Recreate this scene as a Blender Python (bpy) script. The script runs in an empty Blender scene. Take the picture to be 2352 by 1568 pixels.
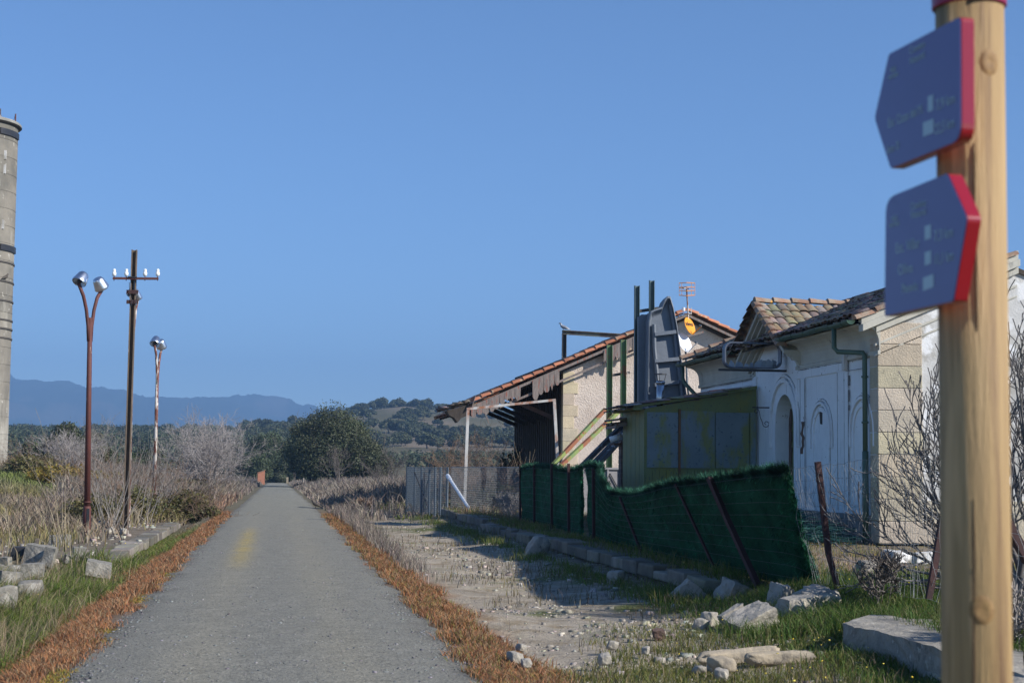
import bpy, math, random
import numpy as np
from mathutils import Vector, Matrix
rng = np.random.default_rng(7); random.seed(7)
S = bpy.context.scene
# ------------------------------------------------------------------ camera
F_PX = 3800.0; CAM_H = 1.6
_v = np.array([(636-1176)/F_PX, -(1075-784)/F_PX, 1.0]); _v /= np.linalg.norm(_v)
_r = 0.010; _u = np.array([_r, 1, -(_r*_v[0]+_v[1])/_v[2]]); _u /= np.linalg.norm(_u)
RM = np.array([-np.cross(_v, _u), _v, _u])      # camera (right, up, forward) -> world
def ray(px, py): return RM @ np.array([(px-1176)/F_PX, -(py-784)/F_PX, 1.0])
def at(px, py, ax, val):
    """point of the world plane axis=val that the picture point (2352 px wide) shows"""
    d = ray(px, py); o = np.array([0, 0, CAM_H]); i = 'XYZ'.index(ax)
    return o + (val-o[i])/d[i]*d
cd = bpy.data.cameras.new('camera'); cam = bpy.data.objects.new('camera', cd); S.collection.objects.link(cam)
m3 = Matrix([[RM[i][0], RM[i][1], -RM[i][2]] for i in range(3)])
cam.matrix_world = Matrix.Translation((0, 0, CAM_H)) @ m3.to_4x4()
cd.sensor_width = 36; cd.lens = 36*F_PX/2352; cd.clip_end = 40000; cd.clip_start = 0.1
cd.dof.use_dof = True; cd.dof.focus_distance = 38; cd.dof.aperture_fstop = 6.0
S.camera = cam
# ------------------------------------------------------------------ light
SUN_AZ = math.radians(56); SUN_EL = math.radians(32)     # az: from -Y towards +X
W = bpy.data.worlds.new('World'); S.world = W; W.use_nodes = True
nt = W.node_tree; bg = nt.nodes['Background']
sky = nt.nodes.new('ShaderNodeTexSky'); sky.sky_type = 'NISHITA'; sky.sun_disc = False
sky.sun_elevation = SUN_EL; sky.altitude = 0; sky.air_density = 0.75; sky.dust_density = 0.0; sky.ozone_density = 7
sdir = Vector((math.sin(SUN_AZ)*math.cos(SUN_EL), -math.cos(SUN_AZ)*math.cos(SUN_EL), math.sin(SUN_EL)))
sky.sun_rotation = math.atan2(sdir.x, sdir.y)
nt.links.new(sky.outputs[0], bg.inputs[0]); bg.inputs[1].default_value = 0.118
ld = bpy.data.lights.new('sun', 'SUN'); ld.energy = 4.8; ld.angle = math.radians(0.5); ld.color = (1, .955, .88)
sun = bpy.data.objects.new('sun', ld); S.collection.objects.link(sun)
sun.rotation_euler = (-sdir).to_track_quat('-Z', 'Y').to_euler(); sun.location = (20, -20, 30)
S.view_settings.view_transform = 'Standard'; S.view_settings.look = 'None'
S.view_settings.exposure = 0.4; S.view_settings.gamma = 1
# ------------------------------------------------------------------ helpers
def C(r, g, b):
    f = lambda c: ((c/255+.055)/1.055)**2.4 if c > 10.31 else c/255/12.92
    return (f(r), f(g), f(b), 1)
def tag(o, label=None, cat=None, group=None, kind=None):
    if label: o['label'] = label
    if cat: o['category'] = cat
    if group: o['group'] = group
    if kind: o['kind'] = kind
    return o
def empty(name, loc, label, cat, group=None):
    o = bpy.data.objects.new(name, None); S.collection.objects.link(o); o.location = Vector([float(a) for a in loc])
    o.empty_display_size = .2
    return tag(o, label, cat, group)
def origin(o):
    v = np.zeros(3)
    while o is not None: v += np.array(o.location); o = o.parent
    return v
def mesh_np(name, V, Fc, mat, parent=None, smooth=False, col=None, nf=None):
    """V (n,3), Fc (m,k) arrays -> one mesh object"""
    me = bpy.data.meshes.new(name); V = np.asarray(V, float)
    if parent is not None: V = V - origin(parent)
    Fc = np.asarray(Fc); k = Fc.shape[1]
    me.vertices.add(len(V)); me.vertices.foreach_set('co', V.ravel())
    me.loops.add(Fc.size); me.loops.foreach_set('vertex_index', Fc.ravel().astype(np.int32))
    me.polygons.add(len(Fc)); me.polygons.foreach_set('loop_start', np.arange(0, Fc.size, k, dtype=np.int32))
    me.update(calc_edges=True)
    if smooth: me.polygons.foreach_set('use_smooth', np.ones(len(Fc), bool))
    if col is not None:
        a = me.color_attributes.new('Col', 'FLOAT_COLOR', 'POINT')
        c = np.ones((len(V), 4)); c[:, :3] = col; a.data.foreach_set('color', c.ravel())
    me.materials.append(mat)
    o = bpy.data.objects.new(name, me); S.collection.objects.link(o)
    if parent is not None: o.parent = parent
    return o
class MB:
    def __init__(s): s.v = []; s.f = []; s.c = []
    def add(s, vs, fs, col=None):
        n = len(s.v); s.v += [tuple(float(a) for a in p) for p in vs]; s.f += [tuple(i+n for i in f) for f in fs]
        s.c += [col if col is not None else (1, 1, 1)]*len(vs); return s
    def box(s, lo, hi, col=None, jit=0):
        x0, y0, z0 = lo; x1, y1, z1 = hi
        vs = [(x0,y0,z0),(x1,y0,z0),(x1,y1,z0),(x0,y1,z0),(x0,y0,z1),(x1,y0,z1),(x1,y1,z1),(x0,y1,z1)]
        if jit: vs = [tuple(a+random.uniform(-jit, jit) for a in p) for p in vs]
        return s.add(vs, [(0,3,2,1),(4,5,6,7),(0,1,5,4),(1,2,6,5),(2,3,7,6),(3,0,4,7)], col)
    def bar(s, a, b, w, h, up=(0, 0, 1), col=None):
        a = Vector([float(i) for i in a]); b = Vector([float(i) for i in b]); d = (b-a).normalized(); up = Vector(up)
        if abs(d.dot(up)) > .98: up = Vector((0, 1, 0))
        x = d.cross(up).normalized()*w/2; z = x.cross(d).normalized()*h/2
        vs = [p+sx*x+sz*z for p in (a, b) for sx, sz in ((-1,-1),(1,-1),(1,1),(-1,1))]
        return s.add(vs, [(0,1,2,3),(7,6,5,4),(0,4,5,1),(1,5,6,2),(2,6,7,3),(3,7,4,0)], col)
    def ubeam(s, a, b, w, d, t, up=(0, 1, 0)):
        """channel profile: web + two flanges"""
        a = Vector([float(i) for i in a]); b = Vector([float(i) for i in b]); dd = (b-a).normalized(); up = Vector(up)
        x = dd.cross(up).normalized(); z = x.cross(dd).normalized()
        s.bar(a+z*(d/2-t/2), b+z*(d/2-t/2), w, t, up); 
        for q in (-1, 1): s.bar(a+x*q*(w/2-t/2)-z*t/2, b+x*q*(w/2-t/2)-z*t/2, t, d-t, up)
        return s
    def tube(s, pts, rad, n=8, cap=True, col=None):
        pts = [Vector([float(i) for i in p]) for p in pts]
        if not hasattr(rad, '__len__'): rad = [rad]*len(pts)
        vs = []; fs = []; up = None
        for i, p in enumerate(pts):
            d = (pts[min(i+1, len(pts)-1)]-pts[max(i-1, 0)]).normalized()
            if up is None: up = Vector((0, 0, 1)) if abs(d.z) < .9 else Vector((1, 0, 0))
            x = d.cross(up).normalized(); y = x.cross(d).normalized(); up = y
            for k in range(n):
                t = 2*math.pi*k/n; vs.append(p+(x*math.cos(t)+y*math.sin(t))*rad[i])
        for i in range(len(pts)-1):
            for k in range(n): fs.append((i*n+k, i*n+(k+1) % n, (i+1)*n+(k+1) % n, (i+1)*n+k))
        if cap: fs.append(tuple(range(n))[::-1]); fs.append(tuple((len(pts)-1)*n+k for k in range(n)))
        return s.add(vs, fs, col)
    def lathe(s, prof, n=24, M=None, sx=1, sy=1, col=None):
        vs = []; fs = []
        for r, z in prof:
            for k in range(n):
                t = 2*math.pi*k/n; p = Vector((r*math.cos(t)*sx, r*math.sin(t)*sy, z)); vs.append(M @ p if M else p)
        for i in range(len(prof)-1):
            for k in range(n): fs.append((i*n+k, i*n+(k+1) % n, (i+1)*n+(k+1) % n, (i+1)*n+k))
        return s.add(vs, fs, col)
    def prism(s, poly, ext, col=None):
        e = np.array(ext, float); n = len(poly); vs = [np.array(p, float) for p in poly]; vs += [p+e for p in vs]
        return s.add(vs, [tuple(range(n))[::-1], tuple(range(n, 2*n))]+[(i, (i+1) % n, n+(i+1) % n, n+i) for i in range(n)], col)
    def build(s, name, mat, parent=None, smooth=False, bevel=0, label=None):
        o = np.zeros(3) if parent is None else origin(parent)
        me = bpy.data.meshes.new(name); me.from_pydata([(v[0]-o[0], v[1]-o[1], v[2]-o[2]) for v in s.v], [], s.f)
        a = me.color_attributes.new('Col', 'FLOAT_COLOR', 'POINT')
        a.data.foreach_set('color', [x for c in s.c for x in (c[0], c[1], c[2], 1)])
        if smooth: me.polygons.foreach_set('use_smooth', [True]*len(me.polygons))
        me.materials.append(mat); ob = bpy.data.objects.new(name, me); S.collection.objects.link(ob)
        if parent is not None: ob.parent = parent
        if bevel:
            b = ob.modifiers.new('bevel', 'BEVEL'); b.width = bevel; b.segments = 2; b.limit_method = 'ANGLE'
        if label: ob['label'] = label
        return ob
MATS = {}
def mat(name, c1, c2=None, scale=4.0, rough=.85, bump=.3, bscale=30, c3=None, s3=1.5, lo3=.5, hi3=.6, stretch=(1, 1, 1),
        metal=0, vcol=0, spec=.5, trans=0, c4=None, s4=20, lo4=.62, hi4=.66, stretch3=None, bdist=.02, coat=0):
    """procedural material: noise between c1 and c2, a patch layer c3, a speck layer c4, optional vertex colour factor"""
    if name in MATS: return MATS[name]
    m = bpy.data.materials.new(name); m.use_nodes = True; nt = m.node_tree; N = nt.nodes; L = nt.links
    b = N['Principled BSDF']; b.inputs['Roughness'].default_value = rough; b.inputs['Metallic'].default_value = metal
    b.inputs['Specular IOR Level'].default_value = spec
    if coat: b.inputs['Coat Weight'].default_value = coat; b.inputs['Coat Roughness'].default_value = .04
    tc = N.new('ShaderNodeTexCoord')
    def mp(st):
        q = N.new('ShaderNodeMapping'); q.inputs['Scale'].default_value = st; L.new(tc.outputs['Object'], q.inputs[0]); return q.outputs[0]
    co = mp(stretch)
    def noise(sc, vec, det=6, rg=.6):
        n = N.new('ShaderNodeTexNoise'); n.inputs['Scale'].default_value = sc; n.inputs['Detail'].default_value = det
        n.inputs['Roughness'].default_value = rg; L.new(vec, n.inputs['Vector']); return n.outputs['Fac']
    def ramp(fac, a, z):
        r = N.new('ShaderNodeMapRange'); r.inputs['From Min'].default_value = a; r.inputs['From Max'].default_value = z
        L.new(fac, r.inputs['Value']); return r.outputs[0]
    def mix(f, a, z, mode='MIX'):
        q = N.new('ShaderNodeMix'); q.data_type = 'RGBA'; q.blend_type = mode
        for k, w in ((0, f), (6, a), (7, z)):
            if hasattr(w, 'default_value'): L.new(w, q.inputs[k])
            elif k: q.inputs[k].default_value = w
            else: q.inputs[0].default_value = w
        return q.outputs[2]
    c2 = c2 or tuple(x*.8 for x in c1[:3])+(1,)
    col = mix(ramp(noise(scale, co), .35, .65), c1, c2)
    if c3: col = mix(ramp(noise(s3, mp(stretch3 or stretch), 8, .65), lo3, hi3), col, c3)
    if c4: col = mix(ramp(noise(s4, co, 3, .5), lo4, hi4), col, c4)
    if vcol:
        a = N.new('ShaderNodeVertexColor'); a.layer_name = 'Col'; col = mix(vcol, col, a.outputs['Color'], 'MULTIPLY')
    L.new(col, b.inputs['Base Color'])
    if bump:
        q = N.new('ShaderNodeBump'); q.inputs['Strength'].default_value = bump; q.inputs['Distance'].default_value = bdist
        L.new(noise(bscale, co, 5), q.inputs['Height']); L.new(q.outputs[0], b.inputs['Normal'])
    if trans:
        t = N.new('ShaderNodeBsdfTranslucent'); L.new(col, t.inputs['Color']); ms = N.new('ShaderNodeMixShader')
        ms.inputs[0].default_value = trans; L.new(b.outputs[0], ms.inputs[1]); L.new(t.outputs[0], ms.inputs[2])
        L.new(ms.outputs[0], N['Material Output'].inputs['Surface'])
    MATS[name] = m; return m
def vnoise(x, y, s, seed=0):
    """smooth value noise"""
    x = np.asarray(x, float)/s; y = np.asarray(y, float)/s
    xi = np.floor(x); yi = np.floor(y); fx = x-xi; fy = y-yi; fx = fx*fx*(3-2*fx); fy = fy*fy*(3-2*fy)
    def h(a, b): q = np.sin(a*127.1+b*311.7+seed*74.7)*43758.5453; return q-np.floor(q)
    return (h(xi, yi)*(1-fx)+h(xi+1, yi)*fx)*(1-fy)+(h(xi, yi+1)*(1-fx)+h(xi+1, yi+1)*fx)*fy
def sm(a, b, x): t = np.clip((np.asarray(x, float)-a)/(b-a), 0, 1); return t*t*(3-2*t)
# ------------------------------------------------------------------ terrain
GZ = .25                                   # platform top
def pathz(y): return np.interp(y, [-50, 60, 283, 300, 340, 500], [0, 0, -.84, -1.1, -1.6, -1.0])
crest_x = [-5000, -300, -60, 0, 56, 100, 140, 190, 260, 500, 6000]
crest_h = [16, 18, 22, 27, 40, 43, 40, 34, 30, 27, 18]
def ground(x, y):
    x = np.asarray(x, float); y = np.asarray(y, float)
    n = (vnoise(x, y, .5, 1)-.5)*.05+(vnoise(x, y, 2.1, 2)-.5)*.10
    near = sm(440, 330, y)
    z = pathz(y)*near - .035
    left = sm(-1.75, -2.6, x); right = sm(1.75, 2.4, x)
    z = z - left*.28*sm(75, 55, y) - right*.05 + n*(left+right)
    # left old platform and the field that rises towards the tower
    lp = sm(-2.98, -3.0, x)*sm(30.6, 31.2, y)*sm(53.5, 52.8, y); z = z*(1-lp)+lp*(-.10+n*.5)
    z = z + sm(-2.6, -5, x)*sm(31, 26, y)*.18
    z = z + sm(-6, -16, x)*sm(45, 112, y)*1.45*sm(260, 160, y)
    # right platform, broken between y 15 and 20.4
    pl = sm(56.8, 56.2, y)*np.where((y > 14.8) & (y < 20.6), sm(4.9, 6.6, x), sm(5.60, 5.62, x))
    z = z*(1-pl)+pl*(GZ-.03+n*.5)
    z = z + (1-pl)*sm(3.6, 5.3, x)*sm(60, 55, y)*.10
    z = z + sm(2.5, 6, x)*sm(56, 75, y)*.25*sm(250, 160, y)
    # far plain and the oak covered hill
    z = z + np.interp(y, [330, 800, 1000, 2500, 12000], [0, 14, 17, 0, 0])
    hill = np.interp(x*1300/np.maximum(y, 700), crest_x, crest_h)
    prof = sm(640, 1330, y)*sm(2600, 1350, y)
    z = z + (hill-12)*prof*sm(-700, -40, x) + (vnoise(x, y, 90, 5)-.5)*14*prof*sm(-60, 60, x)
    return z
def zone_color(x, y):
    n1 = vnoise(x, y, .35, 11); n2 = vnoise(x, y, 1.3, 12); n3 = vnoise(x, y, 5, 13); nn = n1*.35+n2*.4+n3*.25
    lerp = lambda a, b, t: a*(1-t[..., None])+np.array(b)*t[..., None]
    c = np.zeros(x.shape+(3,))+np.array([.20, .165, .125])
    dirt = np.array([.38, .325, .25])
    # gravel strip at right of the path
    g = sm(1.9, 2.4, x)*sm(60, 50, y)*sm(5.6, 4.8, x); c = lerp(c, dirt, g)
    moss = g*sm(.50, .70, nn+sm(16, 11, y)*.25+sm(4.2, 5.2, x)*.35-.1); c = lerp(c, [.11, .125, .035], moss)
    o = sm(2.6, 2.1, np.abs(x))*sm(1.5, 1.7, np.abs(x)); c = lerp(c, [.26, .125, .05], o*sm(.25, .5, nn)*.8)
    lg = sm(-2.2, -2.6, x)*sm(-7.5, -3.5, x)*sm(34, 26, y); c = lerp(c, [.08, .10, .03], lg*.8)
    lg = sm(-2.2, -2.5, x)*sm(-3.2, -2.9, x)*sm(60, 50, y); c = lerp(c, [.09, .11, .035], lg*.8)
    pr = sm(5.6, 6, x)*sm(57, 55, y); c = lerp(c, [.26, .21, .15], pr); c = lerp(c, [.13, .13, .045], pr*sm(.45, .65, nn)*.9)
    ctr = pr*sm(11, 13, y)*sm(32, 26, y)*sm(7.4, 8.4, x); c = lerp(c, [.36, .27, .21], ctr*sm(.6, .3, n2)*.8)
    f = sm(58, 70, y); c = lerp(c, [.165, .145, .095], f)
    hl = sm(320, 500, y); hc = np.zeros(x.shape+(3,))+np.array([.135, .125, .062])
    hc = lerp(hc, [.24, .19, .13], sm(.55, .72, vnoise(x, y, 70, 21)*.6+vnoise(x, y, 22, 22)*.4))
    c = c*(1-hl[..., None])+hc*hl[..., None]
    return c*(.82+.36*n1[..., None])
def axis(dense_lo, dense_hi, step, lo, hi, g=1.13):
    a = list(np.arange(dense_lo, dense_hi+1e-6, step)); d = step
    while a[-1] < hi: d *= g; a.append(a[-1]+d)
    d = step; b = []
    q = dense_lo
    while q > lo: d *= g; q -= d; b.append(q)
    return np.array(b[::-1]+a)
def grid_faces(nx, ny):
    i = np.arange(nx-1)[None, :]+np.arange(ny-1)[:, None]*nx; i = i.ravel()
    return np.stack([i, i+1, i+1+nx, i+nx], 1)
gx = axis(-8, 14, .13, -4800, 6500, 1.10); gy = axis(9, 62, .15, -40, 6500, 1.035)
GX, GY = np.meshgrid(gx, gy); Zg = ground(GX, GY)
m_ground = mat('ground_mat', (1, 1, 1, 1), (.72, .72, .74, 1), 9, .95, .9, 22, c3=(.62, .58, .5, 1), s3=2.2, lo3=.5, hi3=.62, vcol=1, spec=.2, bdist=.03)
g = mesh_np('ground', np.stack([GX, GY, Zg], -1).reshape(-1, 3), grid_faces(len(gx), len(gy)), m_ground, smooth=True, col=zone_color(GX, GY).reshape(-1, 3))
tag(g, kind='structure')
# ------------------------------------------------------------------ gravel path
py_ = axis(6, 60, .15, -30, 300, 1.03); t = np.linspace(-1, 1, 45)
TT, PY = np.meshgrid(t, py_)
wob = .10*(vnoise(PY*0+3, PY, 1.2, 31)-.5)+.14*(vnoise(PY*0+9, PY, .33, 32)-.5)
wob2 = .10*(vnoise(PY*0+5, PY, 1.2, 33)-.5)+.14*(vnoise(PY*0+2, PY, .33, 34)-.5)
PX = np.where(TT < 0, TT*(1.60+wob), TT*(1.64+wob2))
PZ = pathz(PY)+.015*(1-TT**2)-.03*np.abs(TT)**8+(vnoise(PX, PY, .25, 35)-.5)*.012
pc = np.zeros(PX.shape+(3,))+np.array([.232, .232, .222])
lane = np.exp(-((np.abs(PX)-.62)/.30)**2)*(.55+.45*vnoise(PX, PY, 3, 36))
pc = pc*(1-lane[..., None]*.55)+np.array([.30, .285, .245])*lane[..., None]*.55
far = sm(25, 90, PY)[..., None]; pc = pc*(1-far)+np.array([.26, .26, .24])*far
yp = np.exp(-((PX+.62+(PY-35)*.003)/.17)**2)*sm(25.5, 31, PY)*sm(47, 39, PY)*(.45+.55*vnoise(PX, PY, .5, 40)); pc = pc*(1-yp[..., None]*.8)+np.array([.42, .33, .12])*yp[..., None]*.8
ed = sm(.80, .98, np.abs(TT)+.16*(vnoise(PX, PY, .5, 37)-.5)); pc = pc*(1-ed[..., None]*.6)+np.array([.16, .155, .15])*ed[..., None]*.6
pc *= (.9+.2*vnoise(PX, PY, .12, 38))[..., None]*np.array([1.01, 1.0, .965])
m_path = mat('gravel_path_mat', (1.10, 1.07, .99, 1), (.78, .77, .72, 1), 24, .95, 1.0, 34, c3=(.42, .42, .41, 1), s3=42, lo3=.53, hi3=.60, vcol=1, c4=(1.5, 1.45, 1.35, 1), s4=34, lo4=.66, hi4=.70, spec=.1, bdist=.018)
g = mesh_np('path', np.stack([PX, PY, PZ], -1).reshape(-1, 3), grid_faces(len(t), len(py_)), m_path, smooth=True, col=pc.reshape(-1, 3))
tag(g, kind='structure')
# ------------------------------------------------------------------ mountains
mx = [-2000, 0, 25, 70, 130, 195, 240, 300, 380, 420, 460, 520, 560, 650, 700, 760, 830, 900, 1000, 1100, 1200, 1600, 2400, 3300]
my = [840, 862, 864, 880, 883, 886, 903, 910, 924, 920, 919, 915, 915, 920, 932, 942, 952, 955, 956, 957, 958, 975, 985, 980]
XX = np.linspace(-4700, 6400, 900); yy = np.linspace(6400, 9600, 130); MX, MY = np.meshgrid(XX, yy)
ridge = np.interp(MX/9000*3800*1.0+636, mx, [(1075-a-3)/3800*9000 for a in my])+16*(vnoise(MX, MX*0, 120, 51)-.5)+10*(vnoise(MX, MX*0, 37, 52)-.5)+9*(vnoise(MX, MX*0, 13, 57)-.5)
pr = sm(6400, 9000, MY)**.85*np.where(MY > 9000, sm(9700, 9000, MY), 1)
MZ = ridge*pr+(vnoise(MX, MY, 420, 53)-.5)*150*pr*sm(9000, 8300, MY)+(vnoise(MX, MY, 150, 54)-.5)*50*pr*sm(9000, 8500, MY)
mc = np.zeros(MX.shape+(3,))+np.array([.030, .042, .020]); q = sm(.60, .75, vnoise(MX, MY, 300, 55)*.6+vnoise(MX, MY, 90, 56)*.4)[..., None]
mc = mc*(1-q*.5)+np.array([.13, .10, .07])*q*.5
m_mt = mat('mountain_mat', (1, 1, 1, 1), (.7, .72, .7, 1), .02, 1, 0, 1, vcol=1, spec=0)
g = mesh_np('mountains', np.stack([MX, MY, MZ], -1).reshape(-1, 3), grid_faces(len(XX), len(yy)), m_mt, smooth=True, col=mc.reshape(-1, 3)); tag(g, kind='structure')
# ------------------------------------------------------------------ haze
hb = MB().box((-5000, -150, -5), (6700, 10000, 640))
m = bpy.data.materials.new('haze_mat'); m.use_nodes = True; n = m.node_tree.nodes; n.remove(n['Principled BSDF'])
pv = n.new('ShaderNodeVolumePrincipled'); pv.inputs['Density'].default_value = 1.95e-4; pv.inputs['Color'].default_value = (.30, .54, .92, 1)
m.node_tree.links.new(pv.outputs[0], n['Material Output'].inputs['Volume'])
tag(hb.build('haze', m), kind='stuff')
# ------------------------------------------------------------------ vegetation helpers
def segs_mesh(seg, n=3):
    """seg (m,8): p0,p1,r0,r1 -> prisms"""
    seg = np.asarray(seg, float); p0 = seg[:, :3]; p1 = seg[:, 3:6]; r0 = seg[:, 6:7]; r1 = seg[:, 7:8]
    d = p1-p0; d /= np.maximum(np.linalg.norm(d, axis=1, keepdims=True), 1e-9)
    up = np.where(np.abs(d[:, 2:3]) < .9, np.array([[0, 0, 1.]]), np.array([[1., 0, 0]]))
    x = np.cross(d, up); x /= np.linalg.norm(x, axis=1, keepdims=True); y = np.cross(x, d)
    V = np.zeros((len(seg), 2*n, 3)); 
    for k in range(n):
        a = 2*math.pi*k/n; o = x*math.cos(a)+y*math.sin(a); V[:, k] = p0+o*r0; V[:, n+k] = p1+o*r1
    f = np.array([[k, (k+1) % n, n+(k+1) % n, n+k] for k in range(n)])
    Fc = (f[None]+np.arange(len(seg))[:, None, None]*2*n).reshape(-1, 4)
    return V.reshape(-1, 3), Fc
def blades(name, P, h, w, mat_, lean=.25, colv=.3, label=None, cat=None, parent=None, tint=None, kind='stuff', curve=.3, wind=(0, 0)):
    """grass blades: a quad and a tip triangle each"""
    P = np.asarray(P, float); n = len(P); h = np.broadcast_to(h, n)*rng.uniform(.6, 1.25, n); w = np.broadcast_to(w, n)
    a = rng.uniform(0, 2*np.pi, n); d = np.stack([np.cos(a), np.sin(a), 0*a], 1); b = rng.uniform(0, 2*np.pi, n)
    side = np.stack([np.cos(b), np.sin(b), 0*b], 1)*w[:, None]/2
    le = rng.uniform(0, 1, n)[:, None]*lean; wv = np.array([wind[0], wind[1], 0])
    m1 = P+(d*le*.4+wv*.3)*h[:, None]+np.array([0, 0, .55])*h[:, None]; tp = P+(d*(le+curve*rng.uniform(0, 1, n)[:, None])+wv)*h[:, None]+np.array([0, 0, 1.])*h[:, None]*(1-.2*le)
    V = np.stack([P-side, P+side, m1+side*.75, m1-side*.75, tp], 1).reshape(-1, 3)
    i = np.arange(n)*5
    F = np.concatenate([np.stack([i, i+1, i+2], 1), np.stack([i, i+2, i+3], 1), np.stack([i+3, i+2, i+4], 1)])
    col = (np.ones((n, 3)) if tint is None else np.asarray(tint))*(1+rng.uniform(-colv, colv, (n, 1)))*(1+rng.uniform(-.08, .08, (n, 3)))
    o = mesh_np(name, V, F, mat_, parent, col=np.repeat(col, 5, 0)); tag(o, label, cat, kind=kind); return o
def leaf_cloud(blobs, n, size, flat=.3, tint=(1, 1, 1), shell=.55):
    """leaf sized quads spread in ellipsoids: blobs list of (cx,cy,cz,rx,ry,rz)"""
    B = np.array(blobs, float); vol = (B[:, 3]*B[:, 4]*B[:, 5])**(2/3); k = rng.choice(len(B), n, p=vol/vol.sum())
    d = rng.normal(size=(n, 3)); d /= np.linalg.norm(d, axis=1, keepdims=True); r = rng.uniform(shell, 1.0, n)[:, None]**.6*(1+.10*rng.normal(size=(n, 1)))
    c = B[k, :3]+d*B[k, 3:]*r
    nrm = d+rng.normal(size=(n, 3))*.75; nrm /= np.linalg.norm(nrm, axis=1, keepdims=True)
    t1 = np.cross(nrm, rng.normal(size=(n, 3))); t1 /= np.linalg.norm(t1, axis=1, keepdims=True); t2 = np.cross(nrm, t1)
    s = size*rng.uniform(.5, 1.3, (n, 1)); V = np.stack([c-t1*s-t2*s*.45, c+t1*s*.2-t2*s*.6, c+t1*s+t2*s*.2, c-t1*s*.1+t2*s*.6], 1).reshape(-1, 3)
    F = np.arange(n*4).reshape(-1, 4)
    bt = rng.uniform(.72, 1.28, len(B))[k]
    col = np.array(tint)*(bt*rng.uniform(.7, 1.3, n))[:, None]*(1+rng.uniform(-.07, .07, (n, 3)))
    return V, F, np.repeat(col, 4, 0)
def branch(base, dirv, length, r, depth, seg, kids=3, spread=.6, gravity=0.0, wig=.12, shrink=.68, up=.15, minr=.004, nseg=4, start=.3):
    p = np.array(base, float); d = np.array(dirv, float); d /= np.linalg.norm(d); pts = [(p.copy(), d.copy())]
    for i in range(nseg):
        d = d+rng.normal(size=3)*wig+np.array([0, 0, up-gravity]); d /= np.linalg.norm(d)
        q = p+d*length/nseg; ra = max(r*(1-.75*i/nseg), minr); rb = max(r*(1-.75*(i+1)/nseg), minr)
        seg.append([*p, *q, ra, rb]); p = q; pts.append((p.copy(), d.copy()))
    if depth <= 0: return
    for k in range(kids):
        f = start+(1-start)*(k+rng.uniform(.2, 1))/kids; j = min(int(f*nseg), nseg-1); fr = f*nseg-j
        b = pts[j][0]*(1-fr)+pts[j+1][0]*fr; o = rng.normal(size=3); nd = pts[j+1][1]+o/np.linalg.norm(o)*spread
        branch(b, nd, length*shrink*rng.uniform(.7, 1.15), max(r*(1-.7*f)*.75, minr), depth-1, seg, kids, spread, gravity, wig, shrink, up, minr, nseg, start)
def twigs(name, seg, m_, parent=None, n=3, label=None):
    V, F = segs_mesh(seg, n); o = mesh_np(name, V, F, m_, parent, smooth=False)
    if label: o['label'] = label
    return o
m_oak = mat('oak_leaf_mat', (.055, .070, .034, 1), (.10, .108, .055, 1), .5, .6, 0, 1, vcol=1, trans=.18, spec=.35)
m_bark = mat('bark_mat', (.11, .09, .07, 1), (.18, .16, .13, 1), 6, .95, .6, 20)
m_grey = mat('bare_twig_mat', (.22, .195, .175, 1), (.33, .30, .275, 1), 1.5, .9, 0, 1)
m_brown = mat('brown_twig_mat', (.15, .10, .07, 1), (.25, .165, .11, 1), 1.5, .9, 0, 1)
m_dark = mat('dark_twig_mat', (.10, .085, .075, 1), (.17, .145, .13, 1), 1.5, .9, 0, 1)
m_leaf = mat('bramble_leaf_mat', (.085, .095, .025, 1), (.14, .11, .04, 1), 2.5, .6, 0, 1, vcol=1, trans=.2)
def oak(name, x, y, w, h, label, cat='tree', group=None, n=9000, leaf=.16, nb=16, z=None, trunk_h=.22, tint=(1, 1, 1), seed=None):
    z0 = float(ground(x, y)) if z is None else z; root = empty(name, (x, y, z0), label, cat, group)
    blobs = []
    for i in range(nb):
        a = rng.uniform(0, 2*np.pi); rr = math.sqrt(rng.uniform(0, 1)); hz = rng.uniform(0, 1)
        R = w/2*(.78 if hz < .6 else .55); br = w*rng.uniform(.13, .22)
        blobs.append((x+math.cos(a)*rr*R*.8, y+math.sin(a)*rr*R*.8, z0+h*(trunk_h+.12)+hz*h*(.78-trunk_h)*(1-.35*rr), br, br, br*rng.uniform(.65, .9)))
    V, F, c = leaf_cloud(blobs, n, leaf, tint=tint, shell=.35); mesh_np('crown', V, F, m_oak, root, col=c)
    seg = []
    for k in range(4): branch((x+rng.uniform(-.2, .2), y, z0-.1), (rng.uniform(-.5, .5), rng.uniform(-.5, .5), 1), h*.6, h*.028, 2, seg, 3, .7)
    twigs('trunk', seg, m_bark, root, 5); return root
# ------------------------------------------------------------------ building materials
m_white = mat('lime_wash_mat', (.78, .80, .82, 1), (.68, .70, .72, 1), 1.2, .9, .35, 24, c3=(.33, .33, .32, 1), s3=3.2, lo3=.60, hi3=.72, stretch3=(2.5, 2.5, .22), c4=(.20, .19, .17, 1), s4=9, lo4=.68, hi4=.74)
m_plast = mat('weathered_plaster_mat', (.60, .59, .57, 1), (.42, .41, .39, 1), 1.1, .92, .5, 20, c3=(.36, .34, .30, 1), s3=1.0, lo3=.5, hi3=.62, c4=(.72, .72, .72, 1), s4=2.2, lo4=.55, hi4=.62)
m_corn = mat('cream_cornice_mat', (.52, .50, .43, 1), (.44, .42, .36, 1), 2, .9, .3, 20, c3=(.14, .13, .12, 1), s3=1.6, lo3=.62, hi3=.75, stretch3=(2, 1, .5))
m_stone = mat('granite_block_mat', (.55, .48, .37, 1), (.42, .375, .30, 1), 3.2, .95, 1.0, 28, c3=(.22, .20, .17, 1), s3=2.4, lo3=.64, hi3=.76, vcol=1, c4=(.62, .56, .44, 1), s4=30, lo4=.6, hi4=.68)
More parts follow.
